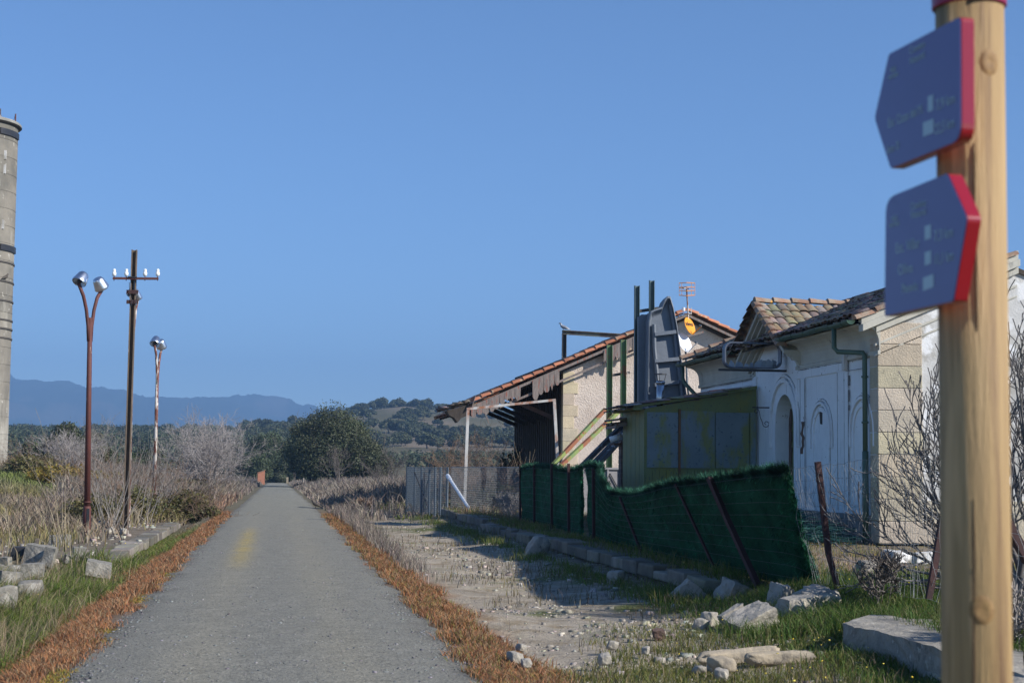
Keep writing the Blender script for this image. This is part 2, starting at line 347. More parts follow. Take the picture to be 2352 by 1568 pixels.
m_plinth = mat('grey_render_mat', (.24, .235, .225, 1), (.17, .165, .16, 1), 2, .95, .5, 20)
m_rough = mat('pink_roughcast_mat', (.66, .56, .475, 1), (.56, .47, .395, 1), 1.6, .97, 1.0, 14, c3=(.50, .41, .34, 1), s3=.8, lo3=.5, hi3=.75, bdist=.04, c4=(.44, .34, .28, 1), s4=16, lo4=.58, hi4=.68)
m_tile = mat('clay_tile_mat', (.46, .19, .105, 1), (.36, .165, .10, 1), 5, .92, .5, 25, c3=(.34, .30, .23, 1), s3=4.5, lo3=.50, hi3=.60, vcol=1, c4=(.50, .32, .07, 1), s4=5.5, lo4=.70, hi4=.73)
m_tileo = mat('fresh_orange_tile_mat', (.40, .17, .095, 1), (.32, .15, .095, 1), 5, .9, .4, 25, c3=(.40, .33, .24, 1), s3=3.0, lo3=.55, hi3=.62, vcol=1)
m_tile2 = mat('lichen_tile_mat', (.26, .165, .12, 1), (.20, .15, .12, 1), 5, .95, .5, 25, c3=(.25, .225, .185, 1), s3=4, lo3=.45, hi3=.58, vcol=1, c4=(.48, .27, .05, 1), s4=4, lo4=.70, hi4=.74)
m_wood = mat('grey_wood_mat', (.26, .215, .19, 1), (.17, .14, .125, 1), 3, .9, .6, 18, c3=(.27, .09, .06, 1), s3=2.2, lo3=.56, hi3=.64, stretch=(6, 6, .8))
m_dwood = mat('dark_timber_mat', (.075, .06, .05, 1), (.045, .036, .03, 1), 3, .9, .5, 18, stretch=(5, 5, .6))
m_rwood = mat('red_brown_timber_mat', (.17, .095, .07, 1), (.11, .07, .055, 1), 3, .9, .5, 18)
m_gut = mat('green_zinc_mat', (.055, .10, .075, 1), (.08, .125, .085, 1), 3, .55, .2, 12, c3=(.17, .16, .05, 1), s3=2.5, lo3=.62, hi3=.7)
m_gend = mat('light_green_mat', (.42, .62, .38, 1), (.38, .55, .34, 1), 3, .6, 0, 1)
m_rust = mat('rusty_red_steel_mat', (.12, .035, .028, 1), (.085, .03, .024, 1), 3, .7, .3, 30, c3=(.45, .35, .28, 1), s3=5, lo3=.66, hi3=.70, stretch3=(3, 3, .7))
m_rust2 = mat('flaking_pole_mat', (.17, .055, .035, 1), (.11, .045, .033, 1), 3, .8, .4, 30, c3=(.60, .55, .50, 1), s3=2.0, lo3=.50, hi3=.54, stretch3=(3, 3, .6))
m_grn = mat('green_steel_mat', (.10, .17, .07, 1), (.12, .20, .09, 1), 2, .6, .2, 20, c3=(.20, .10, .05, 1), s3=2.6, lo3=.55, hi3=.62)
m_grn2 = mat('yellow_green_rust_mat', (.24, .28, .07, 1), (.14, .21, .08, 1), 2, .7, .2, 20, c3=(.24, .085, .04, 1), s3=2.4, lo3=.46, hi3=.52)
m_teal = mat('teal_steel_mat', (.115, .165, .165, 1), (.09, .13, .135, 1), 2, .6, .2, 20, c3=(.16, .075, .045, 1), s3=3, lo3=.64, hi3=.70)
m_dkst = mat('dark_steel_mat', (.035, .035, .04, 1), (.06, .055, .05, 1), 2, .6, .2, 20, c3=(.34, .30, .28, 1), s3=2.5, lo3=.58, hi3=.62)
m_black = mat('black_metal_mat', (.02, .022, .026, 1), (.03, .03, .034, 1), 3, .5, 0, 1)
m_wire = mat('galvanised_wire_mat', (.26, .27, .28, 1), (.19, .20, .21, 1), 5, .5, 0, 1, metal=.2)
m_dwire2 = mat('fence_wire_mat', (.26, .27, .27, 1), (.18, .19, .19, 1), 5, .6, 0, 1)
m_dwire = mat('dull_wire_mat', (.10, .12, .11, 1), (.07, .09, .08, 1), 5, .6, 0, 1)
m_galv = mat('galvanised_post_mat', (.11, .14, .17, 1), (.085, .11, .135, 1), 5, .5, .1, 20, metal=.2)
m_alu = mat('aluminium_mat', (.80, .83, .88, 1), (.55, .58, .64, 1), 5, .34, .1, 8, metal=1)
m_porc = mat('porcelain_mat', (.85, .88, .86, 1), (.8, .83, .82, 1), 3, .2, 0, 1)
m_conc = mat('concrete_mat', (.30, .285, .25, 1), (.22, .21, .185, 1), 1.2, .95, .5, 18, c3=(.42, .40, .36, 1), s3=1.8, lo3=.56, hi3=.66, c4=(.14, .13, .12, 1), s4=12, lo4=.66, hi4=.72)
m_rock = mat('pale_rubble_mat', (.36, .33, .285, 1), (.24, .22, .19, 1), 4, .95, .8, 22, c3=(.50, .45, .36, 1), s3=3, lo3=.55, hi3=.65, c4=(.15, .14, .12, 1), s4=14, lo4=.64, hi4=.72)
m_kerb = mat('old_kerb_stone_mat', (.23, .21, .175, 1), (.15, .135, .115, 1), 3, .95, .7, 22, c3=(.16, .17, .08, 1), s3=2.4, lo3=.60, hi3=.68, c4=(.45, .30, .05, 1), s4=8, lo4=.74, hi4=.77, vcol=1)
XF = 11.6; EZ = 4.55; YC = 30.9; YE = 44.7; PITCH = .42       # station facade plane, eave height, near and far end
def tile_roof(p0, along, up, la, lu, m_, name='tile_roof', parent=None, cw=.23, rl=.36, amp=.055, seed=0, sag=None):
    """rows of half round clay tiles; p0 lower corner, along = eave direction, up = slope direction"""
    r = np.random.default_rng(seed); p0 = np.array(p0, float); A = np.array(along, float); A /= np.linalg.norm(A); U = np.array(up, float); U /= np.linalg.norm(U)
    N = np.cross(A, U); N *= np.sign(N[2]) if N[2] else 1
    nc = int(la/cw); nr = int(lu/rl); V = []; Fc = []; Cc = []; k = 7
    th = np.linspace(0, np.pi, k)
    for i in range(nc):
        for j in range(nr):
            jit = r.normal(size=3)*.008; col = r.uniform(.7, 1.25)*np.array([1, r.uniform(.85, 1.15), r.uniform(.8, 1.2)])
            for cover in (1, 0):
                a0 = (i+(.5 if cover else 1.0))*cw; s0 = j*rl+r.normal()*.02-.03*(j == 0); s1 = s0+rl*1.14; b = len(V)
                for s, lift, wdt in ((s0, .035, .60), (s1, 0, .5)):
                    for t_ in th:
                        hh = math.sin(t_)*amp*(1 if cover else -.6)+lift+(.045 if cover else 0)
                        q = p0+A*(a0+math.cos(t_)*cw*wdt)+U*s+N*(hh+jit[0])
                        if sag is not None: q = q+np.array([0, 0, sag(a0, s)])
                        V.append(q); Cc.append(col)
                for q in range(k-1): Fc.append((b+q, b+q+1, b+k+q+1, b+k+q))
                if cover or True:
                    # thickness lip at the lower end
                    b2 = len(V)
                    for t_ in th: V.append(V[b+int(round(t_/np.pi*(k-1)))]-N*.018); Cc.append(col*.7)
                    for q in range(k-1): Fc.append((b+q+1, b+q, b2+q, b2+q+1))
    return mesh_np(name, np.array(V), np.array(Fc), m_, parent, smooth=False, col=np.array(Cc))
def fp(px, py, x=XF): return at(px, py, 'X', x)     # picture point on the facade plane
# ------------------------------------------------------------------ station building
st = empty('station_building', (XF+5, 37.8, GZ), 'white washed station building with green gutter, stone corner and mossy tile roof', 'building')
DY = (36.35, 37.75)                                     # arched doorway
RX = 17.2; RZ = EZ+PITCH*(RX-XF)/2
w = MB(); zc = EZ-.25; x0 = XF
prof = []
dz0, dz1 = GZ, 2.72; dc = (DY[0]+DY[1])/2; dr = (DY[1]-DY[0])/2
# front wall with an arched opening (triangulated around it)
def wall_hole(mb, xa, ylo, yhi, zlo, zhi, yc_, r_, zs, zb, depth, n=14):
    arc = [(yc_+r_*math.cos(a), zs+r_*math.sin(a)) for a in np.linspace(0, math.pi, n)]
    P = lambda y, z, d=0: (xa+d, y, z)
    mb.add([P(ylo, zlo), P(yc_-r_, zlo), P(yc_-r_, zhi), P(ylo, zhi)], [(0, 1, 2, 3)]); mb.add([P(yc_+r_, zlo), P(yhi, zlo), P(yhi, zhi), P(yc_+r_, zhi)], [(0, 1, 2, 3)])
    if zb > zlo: mb.add([P(yc_-r_, zlo), P(yc_+r_, zlo), P(yc_+r_, zb), P(yc_-r_, zb)], [(0, 1, 2, 3)])
    for (a, b), (c, d) in zip(arc[:-1], arc[1:]):
        mb.add([P(a, b), P(c, d), P(c, zhi), P(a, zhi)], [(0, 3, 2, 1)]); mb.add([P(a, b), P(c, d), P(c, d, depth), P(a, b, depth)], [(0, 1, 2, 3)])
    for s in (-1, 1): mb.add([P(yc_+s*r_, zb), P(yc_+s*r_, zs), P(yc_+s*r_, zs, depth), P(yc_+s*r_, zb, depth)], [(0, 1, 2, 3)])
wall_hole(w, XF, YC, YE, GZ, EZ-.02, dc, dr, dz1, GZ, .55)
w.add([(XF, YE, GZ), (RX, YE, GZ), (RX, YE, EZ), ((XF+RX)/2, YE, RZ), (XF, YE, EZ)], [(0, 1, 2, 3, 4)])
w.add([(RX, YC, GZ), (RX, YE, GZ), (RX, YE, EZ), (RX, YC, EZ)], [(0, 1, 2, 3)])
w.build('front_wall', m_white, st)
w = MB(); w.add([(XF+.001, YC, GZ), (RX, YC, GZ), (RX, YC, EZ), ((XF+RX)/2, YC, RZ-.05), (XF+.001, YC, EZ)], [(0, 1, 2, 3, 4)])
w.build('gable_wall', m_plast, st, label='sunlit gable wall of patched grey and white plaster')
q = MB()
for i in range(10):
    z = GZ+.02+i*.43; t_ = random.uniform(.85, 1.12); wd = .86+(.0 if i else .9)
    if z+.42 > EZ+.4: break
    q.box((XF-.045, YC-.03, z), (XF+wd, YC+.42, min(z+.42, EZ+.3)), (t_, t_*random.uniform(.94, 1.02), t_*random.uniform(.88, 1)))
q.box((XF+.9, YC-.025, GZ), (RX, YC+.02, GZ+.85), (.95, .95, .92))
q.build('corner_stone', m_stone, st, bevel=.012)
pl = MB(); pl.box((XF-.07, YC+.45, GZ-.1), (XF+.02, DY[0]-.02, .80)); pl.box((XF-.07, DY[1]+.02, GZ-.1), (XF+.02, YE, .80)); pl.build('plinth', m_plinth, st, bevel=.01)
# cornice: cove section swept along the facade, broken by the small gable
GY0, GY1 = 36.05, 39.35; GYC = (GY0+GY1)/2; GAZ = EZ+.95
cove = [(0, -.62), (-.05, -.62), (-.05, -.55), (-.02, -.53), (-.03, -.36)]+[(-.03-.33*(1-math.cos(a)), -.36+.30*math.sin(a)) for a in np.linspace(.15, math.pi/2, 6)]+[(-.40, -.05), (-.40, 0), (0, 0)]
for a, b in ((YC-.06, GY0-.0), (GY1, YE+.1)):
    c = MB(); c.prism([(XF+dx, a, EZ+dz) for dx, dz in cove], (0, b-a, 0)); c.build('cornice', m_corn, st)
# raking cornice of the near gable wall
c = MB(); L = (RX-XF)/2+.05
c.add([(XF-.40, YC-.16, EZ-.06), (XF-.40, YC-.16, EZ+.10), (XF-.40, YC+.1, EZ+.10), (XF-.40, YC+.1, EZ-.06)], [])
for dz, dd, hh in ((.10, .10, .20), (-.02, .18, .14), (-.16, .10, .13), (-.42, .035, .05), (-.62, .03, .04)):
    xs = XF-.40 if dz > -.1 else XF-.1
    c.prism([(xs, YC-dd, EZ+dz+PITCH*(xs-XF)), (xs, YC-dd, EZ+dz+hh+PITCH*(xs-XF)), (XF+L, YC-dd, EZ+dz+hh+PITCH*L), (XF+L, YC-dd, EZ+dz+PITCH*L)], (0, dd+.06, 0))
c.build('raking_cornice', m_corn, st, bevel=.01)
# mouldings, lesenes, panels
def yv(px): return fp(px, 900)[1]
ys = [yv(1851), yv(1927), yv(1942), yv(1951), yv(2018)]
def strip(y0, y1, z0, z1, d=.03): MB().box((XF-d, min(y0, y1), z0), (XF+.01, max(y0, y1), z1)).build('facade_moulding', m_white, st, bevel=.006)
ptop = 3.72
strip(YC+.45, ys[4], ptop, EZ-.62, .030); strip(ys[3], ys[2], .80, ptop, .034); strip(ys[4], YC+.45, .80, ptop, .033); strip(ys[1], ys[2], .80, ptop, .031)
strip(ys[2], GY0, ptop+.0, EZ-.62, .029); strip(ys[0]+.0, ys[0]+.30, .80, ptop, .032)
strip(GY0-.05, GY0+.1, .80, EZ-.6, .026); strip(GY1-.15, GY1+.1, .80, EZ-.6, .05); strip(GY1+.1, YE, 3.45, 3.60, .03); strip(GY1+.1, YE, 3.75, 3.80, .045)
for y in (41.2, 43.0): strip(y, y+.35, .80, 3.45, .03)
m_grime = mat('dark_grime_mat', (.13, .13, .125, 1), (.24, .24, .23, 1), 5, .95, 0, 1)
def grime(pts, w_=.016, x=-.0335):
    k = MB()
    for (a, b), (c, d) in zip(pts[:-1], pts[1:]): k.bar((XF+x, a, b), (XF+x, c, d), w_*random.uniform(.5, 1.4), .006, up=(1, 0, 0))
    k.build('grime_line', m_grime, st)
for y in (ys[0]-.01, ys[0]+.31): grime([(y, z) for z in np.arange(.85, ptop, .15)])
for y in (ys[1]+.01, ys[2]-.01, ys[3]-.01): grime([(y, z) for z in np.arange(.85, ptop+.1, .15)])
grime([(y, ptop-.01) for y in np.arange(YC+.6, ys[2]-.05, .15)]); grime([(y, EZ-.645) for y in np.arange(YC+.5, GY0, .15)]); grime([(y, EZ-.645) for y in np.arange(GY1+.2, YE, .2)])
def hood(yc_, r_, zs, zl, wd, d, mb, n=12):
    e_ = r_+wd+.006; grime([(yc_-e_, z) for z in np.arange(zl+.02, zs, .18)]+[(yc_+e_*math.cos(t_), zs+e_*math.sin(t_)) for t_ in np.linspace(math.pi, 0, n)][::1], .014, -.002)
    a = [(yc_+(r_)*math.cos(t_), zs+(r_)*math.sin(t_)*1.0) for t_ in np.linspace(0, math.pi, n)]; a = [(yc_+r_, zl)]+a+[(yc_-r_, zl)]
    b = [(yc_+(r_+wd)*math.cos(t_), zs+(r_+wd)*math.sin(t_)) for t_ in np.linspace(0, math.pi, n)]; b = [(yc_+r_+wd, zl)]+b+[(yc_-r_-wd, zl)]
    for i in range(len(a)-1): mb.prism([(XF-d, *a[i]), (XF-d, *a[i+1]), (XF-d, *b[i+1]), (XF-d, *b[i])], (d+.005, 0, 0))
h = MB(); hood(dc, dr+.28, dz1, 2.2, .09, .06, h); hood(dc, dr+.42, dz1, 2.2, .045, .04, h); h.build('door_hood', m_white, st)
for i, (pa, pb, pt) in enumerate(((1871, 1903, 945), (1963, 2003, 934))):
    ya, yb = yv(pa), yv(pb); yc_ = (ya+yb)/2; r_ = abs(ya-yb)/2; zt = fp((pa+pb)/2, pt)[2]; bw = MB()
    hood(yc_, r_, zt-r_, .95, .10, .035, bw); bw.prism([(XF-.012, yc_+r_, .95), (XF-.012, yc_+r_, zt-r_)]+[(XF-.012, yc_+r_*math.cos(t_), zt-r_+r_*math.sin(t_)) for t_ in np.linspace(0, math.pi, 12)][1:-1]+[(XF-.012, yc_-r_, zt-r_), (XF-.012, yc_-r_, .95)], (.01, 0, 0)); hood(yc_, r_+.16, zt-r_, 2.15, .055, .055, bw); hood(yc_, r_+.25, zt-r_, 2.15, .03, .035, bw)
    o = bw.build('blind_window', m_white, st)
    if i == 0:
        p = fp(1887, 957); MB().prism([(XF-.004, p[1]-.09, p[2]-.17), (XF-.004, p[1]+.06, p[2]-.15), (XF-.004, p[1]+.10, p[2]+.14), (XF-.004, p[1]-.1, p[2]+.17)], (-.012, 0, 0)).build('broken_hole', m_dwood, o)
m_olive = mat('olive_panel_mat', (.115, .125, .05, 1), (.14, .145, .06, 1), 2, .7, .2, 10)
dd_ = MB(); dd_.box((XF+.36, DY[0]-.02, GZ), (XF+.42, DY[1]+.02, 3.5)); dd_.box((XF+.345, DY[0], 2.2), (XF+.365, DY[1], 2.24)); dd_.build('door_panel', m_olive, st)
m_hole = mat('exposed_brick_mat', (.16, .09, .06, 1), (.09, .06, .05, 1), 9, .95, .8, 20)
b_ = MB(); arcx = XF+.33
for z in np.arange(.9, 3.2, .12): b_.box((arcx, DY[1]-.12-random.uniform(0, .10), z), (arcx+.04, DY[1]+.01, z+.12))
b_.build('door_jamb', m_hole, st)
def patch(px, py0, py1, w_, m_, name, nn=9):
    y = yv(px); z0 = fp(px, py1)[2]; z1 = fp(px, py0)[2]; pts = []
    for k in range(nn): t_ = k/(nn-1); pts.append((XF-.036, y+w_*random.uniform(.1, .6), z0+(z1-z0)*t_))
    for k in range(nn): t_ = 1-k/(nn-1); pts.append((XF-.036, y-w_*random.uniform(.1, .6), z0+(z1-z0)*t_))
    MB().prism(pts, (.02, 0, 0)).build(name, m_, st)
patch(1846, 968, 1042, .28, m_hole, 'fallen_plaster_patch')
patch(1953, 862, 885, .06, m_plinth, 'peeled_streak', 5); patch(1953, 895, 922, .05, m_plinth, 'peeled_streak', 5); patch(1953, 930, 942, .05, m_plinth, 'peeled_streak', 4)
p = fp(1948, 833); MB().box((XF-.12, p[1]-.07, p[2]-.16), (XF-.03, p[1]+.07, p[2]+.16)).build('junction_box', m_plast, st, bevel=.01)
# roofs
up = (1, 0, PITCH); sl = math.hypot(1, PITCH)
tile_roof((XF-.48, YC-.10, EZ+.02-.48*PITCH+.25), (0, 1, 0), up, YE+.12-YC+.10, (RX-XF)/2*sl+.5, m_tile2, 'roof_tiles', st, seed=3)
rb = MB(); rb.prism([(XF-.40, YC-.05, EZ+.0), (RX/2+XF/2, YC-.05, RZ+.0), (RX+.4, YC-.05, EZ), (RX+.4, YC-.05, EZ-.05), (RX/2+XF/2, YC-.05, RZ-.1), (XF-.40, YC-.05, EZ-.0-.02)], (0, YE-YC+.1, 0)); rb.build('roof_deck', m_dwood, st)
rt = MB()
def ridge_tiles(mb, a, b, r=.12, step=.42, n=8):
    a = np.array(a, float); b = np.array(b, float); d = b-a; Ln = np.linalg.norm(d); d /= Ln; k = int(Ln/step)
    sd = np.cross(d, [0, 0, 1]); sd /= np.linalg.norm(sd); u_ = np.cross(sd, d)
    for i in range(k):
        p = a+d*i*Ln/k; e = p+d*(Ln/k*1.12); vs = []; c = random.uniform(.8, 1.3); col = (c*1.15, c, c*.9)
        for q, rr, lf in ((p, r*1.15, .03), (e, r*.9, 0)):
            for t_ in np.linspace(0, math.pi, n): vs.append(q+sd*math.cos(t_)*rr+u_*(math.sin(t_)*rr*.8+lf))
        mb.add(vs, [(j, j+1, n+j+1, n+j) for j in range(n-1)]+[tuple(range(n))], col)
ridge_tiles(rt, (XF-.55, YE+.03, EZ+.14), ((XF+RX)/2, YE+.03, RZ+.25), .13); rt.build('verge_tiles', m_tile2, st); rt = MB(); ridge_tiles(rt, (XF-.5, YC-.03, EZ+.02), ((XF+RX)/2, YC-.03, RZ+.22), .12)
rt.build('verge_tiles', m_tile2, st, bevel=0)
# cross gable over the door
vx = XF+(GAZ-EZ)/PITCH-.35; gr_ = MB()
gr_.add([(XF-.03, GY0, EZ-.25), (XF-.03, GY1, EZ-.25), (XF-.03, GY1, EZ), (XF-.03, GYC, GAZ-.06), (XF-.03, GY0, EZ)], [(0, 1, 2, 3, 4)])
o = gr_.build('small_gable', m_white, st)
gm = MB(); gs = (GAZ-EZ)/(GYC-GY0)
for s, ye in ((1, GY0), (-1, GY1)):
    for d, hh, off in ((.42, .10, -.02), (.34, .08, -.10), (.24, .08, -.18), (.12, .08, -.26), (.05, .10, -.36)):
        y0_ = ye-s*.30; z0_ = EZ-gs*.30+off
        gm.prism([(XF-d, y0_, z0_), (XF-d, GYC, z0_+gs*abs(GYC-y0_)), (XF-d, GYC, z0_+gs*abs(GYC-y0_)-hh), (XF-d, y0_, z0_-hh)], (d+.0, 0, 0))
gm.build('gable_moulding', m_corn, st, bevel=.01)
for s, ye in ((1, GY0), (-1, GY1)):
    Lr = math.hypot(GYC-GY0+.35, gs*(GYC-GY0+.35))
    p0 = (XF-.50 if s > 0 else XF-.5, ye-s*.35, EZ-gs*.35+.05)
    tile_roof(p0, (1, 0, 0), (0, s, gs), vx-XF+.9, Lr, m_tile2, 'cross_roof_tiles', st, seed=5+s)
rt = MB(); ridge_tiles(rt, (XF-.52, GYC, GAZ+.10), (vx+.25, GYC, GAZ+.10), .13)
for s, ye in ((1, GY0), (-1, GY1)): ridge_tiles(rt, (XF-.50, ye-s*.38, EZ-gs*.38+.08), (XF-.50, GYC, GAZ+.08), .12, .3)
rt.build('ridge_tiles', m_tile2, st)
# gutters and downpipes
def gutter(y0, y1, nm='gutter'):
    g_ = MB(); n = 9; th = np.linspace(math.pi, 2*math.pi, n); yy = np.linspace(y0, y1, 24)
    vs = [(XF-.52+.085*math.cos(t_), y, EZ+.055+.085*math.sin(t_)+.012*math.sin(y*3.1)) for y in yy for t_ in th]
    vs += [(XF-.52+.075*math.cos(t_), y, EZ+.058+.075*math.sin(t_)+.012*math.sin(y*3.1)) for y in yy for t_ in th]
    m_ = len(yy)*n; fs = []
    for i in range(len(yy)-1):
        for k in range(n-1): a = i*n+k; fs += [(a, a+1, a+n+1, a+n), (m_+a, m_+a+n, m_+a+n+1, m_+a+1)]
    g_.add(vs, fs)
    for y in np.arange(y0+.4, y1, .8): g_.tube([(XF-.52+.092*math.cos(t_), y, EZ+.055+.092*math.sin(t_)) for t_ in th], .007, 4)
    o = g_.build(nm, m_gut, st, smooth=False); return o
g1 = gutter(YC+.15, GY0-.15); g2 = gutter(GY1+.1, YE+.5)
e = MB(); th = np.linspace(math.pi, 2*math.pi, 12); e.prism([(XF-.52+.085*math.cos(t_), YC+.145, EZ+.055+.085*math.sin(t_)) for t_ in th], (0, .012, 0)); e.build('gutter_end', m_gend, g1)
dp = MB(); dp.tube([(XF-.52, YC+1.15, EZ-.02), (XF-.52, YC+1.15, EZ-.42), (XF-.46, YC+1.10, EZ-.50), (XF-.12, YC+.58, EZ-.55), (XF-.11, YC+.52, EZ-.62), (XF-.11, YC+.52, 2.0)], .05, 10)
dp.tube([(XF-.11, YC+.52, 2.05), (XF-.11, YC+.52, GZ)], .062, 10)
for z in (1.2, 2.6, 3.5): dp.tube([(XF-.11, YC+.52, z), (XF-.11, YC+.52, z+.04)], .07, 10)
dp.build('downpipe', m_gut, st, smooth=True)
dp = MB(); dp.tube([(XF-.5, YE+.05, EZ), (XF-.5, YE+.05, EZ-.35), (XF-.46, YE, EZ-.48), (XF-.10, YE-.3, EZ-.95), (XF-.07, YE-.35, EZ-1.05), (XF-.07, YE-.35, 2.6)], .055, 10); dp.build('downpipe', m_gut, st, smooth=True)
# small iron scroll bracket
p1 = fp(1771, 936); br = MB(); yb = p1[1]; zb_ = p1[2]
br.bar((XF-.02, yb, zb_), (XF-.46, yb, zb_), .025, .03); br.bar((XF-.03, yb, zb_+.02), (XF-.03, yb, zb_-.62), .02, .03)
def spiral(cx, cz, r0, r1, a0, a1, n=26): return [(cx+(r0+(r1-r0)*i/n)*math.cos(a0+(a1-a0)*i/n), yb, cz+(r0+(r1-r0)*i/n)*math.sin(a0+(a1-a0)*i/n)) for i in range(n+1)]
br.tube(spiral(XF-.36, zb_-.10, .02, .07, 6, 0)+[(XF-.27, yb, zb_-.22), (XF-.2, yb, zb_-.38)]+spiral(XF-.12, zb_-.38, .09, .02, math.pi, math.pi+8), .009, 5)
bb = br.build('wrought_iron_bracket', m_black); tag(bb, 'small black wrought iron scroll bracket on the white wall beside the metal shed', 'bracket')
# empty light box sign
YB = fp(1806, 847)[1]; sg = empty('light_box_frame', (XF, YB, fp(1806, 847)[2]), 'empty rounded light box frame with shards of broken plastic sticking out from the white wall', 'sign frame')
def yp(px, py, Y=None): return at(px, py, 'Y', YB if Y is None else Y)
A = yp(1662, 847); B_ = yp(1793, 849); T = yp(1662, 785); x0, x1 = A[0], B_[0]; z0 = A[2]+.02; z1 = T[2]; r_ = .17
loop = []
for cx, cz, a0 in ((x1-r_, z1-r_, 0), (x0+r_, z1-r_, 90), (x0+r_, z0+r_, 180), (x1-r_, z0+r_, 270)):
    for a in np.linspace(a0, a0+90, 6): loop.append((cx+r_*math.cos(math.radians(a)), cz+r_*math.sin(math.radians(a))))
fr = MB(); n = len(loop)
cxm, czm = (x0+x1)/2, (z0+z1)/2
for i in range(n):
    (a, b), (c, d) = loop[i], loop[(i+1) % n]; ins = lambda u, v: (cxm+(u-cxm)*.955, czm+(v-czm)*.91)
    (e, f), (g_, h_) = ins(a, b), ins(c, d)
    for y0_, y1_ in ((YB-.11, YB+.11),):
        fr.add([(a, y0_, b), (c, y0_, d), (g_, y0_, h_), (e, y0_, f), (a, y1_, b), (c, y1_, d), (g_, y1_, h_), (e, y1_, f)], [(0, 1, 2, 3), (7, 6, 5, 4), (0, 4, 5, 1), (3, 2, 6, 7)])
m_frame = mat('blue_grey_frame_mat', (.11, .13, .17, 1), (.085, .10, .14, 1), 3, .45, .1, 10, metal=.3)
fr.build('rim', m_frame, sg)
MB().bar((XF, YB, z0-.04), (x0-.12, YB, z0-.04), .06, .05).build('support_arm', m_black, sg)
m_shard = mat('frosted_plastic_mat', (.38, .45, .52, 1), (.30, .36, .43, 1), 3, .35, .1, 8, trans=.25)
for i in range(9):
    u = x0+.12+(x1-x0-.25)*(i+.5)/9+random.uniform(-.03, .03); s = random.uniform(.07, .2); y = YB+random.uniform(-.07, .07); t_ = random.uniform(-.05, .05)
    MB().prism([(u-s*.5, y, z0+.035), (u+s*.5, y+t_, z0+.035), (u+s*.55, y+t_, z0+.05+s*random.uniform(.3, .9)), (u-s*.1, y, z0+.05+s*random.uniform(.6, 1.1)), (u-s*.4, y, z0+.05+s*.4)], (0, .006, 0)).build('broken_panel', m_shard, sg)
# ------------------------------------------------------------------ metal lean-to
YL = 39.1; l0 = at(1482, 1000, 'Y', YL)[0]; YLb = 41.6; zl1 = at(1745, 892, 'Y', YL)[2]; zl0 = at(1482, 938, 'Y', YL)[2]; x1 = XF-.055
ln = empty('metal_lean_to', ((l0+x1)/2, YL+1, GZ), 'green and blue sheet metal lean-to with thin tile roof against the white station', 'shed')
m_olv = mat('olive_painted_sheet_mat', (.16, .19, .065, 1), (.125, .15, .06, 1), 1.5, .55, .2, 6, c3=(.20, .19, .035, 1), s3=1.5, lo3=.5, hi3=.65, c4=(.08, .09, .06, 1), s4=30, lo4=.6, hi4=.7, stretch=(1, 1, .5))
m_blu = mat('blue_grey_sheet_mat', (.165, .21, .225, 1), (.13, .17, .185, 1), 1.2, .5, .25, 5, c3=(.175, .19, .065, 1), s3=1.3, lo3=.51, hi3=.60, stretch3=(1.2, 1, .5), c4=(.07, .10, .12, 1), s4=14, lo4=.60, hi4=.72)
m_stain = mat('rust_run_mat', (.20, .075, .03, 1), (.13, .08, .03, 1), 6, .8, .2, 10)
def plank(mb, xa, xb, y, za, zb, t=.02): mb.box((xa, y-t, za), (xb, y, zb))
b = MB(); b.add([(l0, YL, GZ), (x1, YL, GZ), (x1, YL, zl1), (l0, YL, zl0)], [(0, 1, 2, 3)]); 
b.add([(l0, YL, GZ), (l0-.02, YLb, GZ), (l0-.02, YLb, zl0), (l0, YL, zl0)], [(0, 1, 2, 3)])
zs = at(1600, 1078, 'Y', YL)[2]; pw = (x1-l0)/16
for i in range(16): plank(b, l0+i*pw+.006, l0+(i+1)*pw-.006, YL, GZ, zs-.01, .02)
nsp = 5
for i in range(nsp):
    ya = YL+(YLb-YL)*i/nsp; yb_ = YL+(YLb-YL)*(i+1)/nsp
    b.box((l0-.025, ya+.012, GZ), (l0, yb_-.012, zl0-.02))
b.build('olive_cladding', m_olv, ln)
pxs = [1482, 1558, 1642, 1721, x1]
tops = [946, 943, 947, 947]; bots = [1073, 1074, 1074, 1079]
for i in range(4):
    xa = at(pxs[i], 1000, 'Y', YL)[0]; xb = x1-.02 if i == 3 else at(pxs[i+1], 1000, 'Y', YL)[0]; za = at(pxs[i], bots[i], 'Y', YL)[2]; zb = at(pxs[i], tops[i], 'Y', YL)[2]
    xa += .04 if i < 2 else .012
    c = MB().box((xa, YL-.032-.006*(i % 2), za), (xb-.012, YL-.002, zb))
    c.build('sheet_panel', m_blu, ln)
xa = at(1558, 1000, 'Y', YL)[0]; MB().bar((xa+.01, YL-.05, GZ), (xa+.02, YL-.05, zl0), .05, .05).build('rusty_post', m_stain, ln)
for px in (1614, 1622, 1665, 1672, 1690, 1700):
    p = at(px, 1083, 'Y', YL); MB().box((p[0], YL-.024, p[2]-random.uniform(.15, .5)), (p[0]+random.uniform(.02, .05), YL-.021, p[2]+.04)).build('rust_stain', m_stain, ln)
fa = MB(); zf0 = at(1482, 935, 'Y', YL-.2)[2]; f1x = x1-.02
fa.add([(l0-.3, YL-.12, zf0-.02), (f1x, YL-.12, zl1-.02), (f1x, YL-.12, zl1+.06), (l0-.3, YL-.12, zf0+.04), (l0-.3, YL+.02, zf0-.02), (f1x, YL+.02, zl1-.02), (f1x, YL+.02, zl1+.06), (l0-.3, YL+.02, zf0+.04)], [(0,1,2,3),(0,4,5,1),(3,2,6,7),(0,3,7,4),(1,5,6,2),(7,6,5,4)])
fa.box((l0-.32, YL-.12, zf0-.06), (l0-.1, YLb, zf0)); fa.build('fascia', m_olv, ln)
rs = (zl1-zf0)/(f1x-l0+.3); 
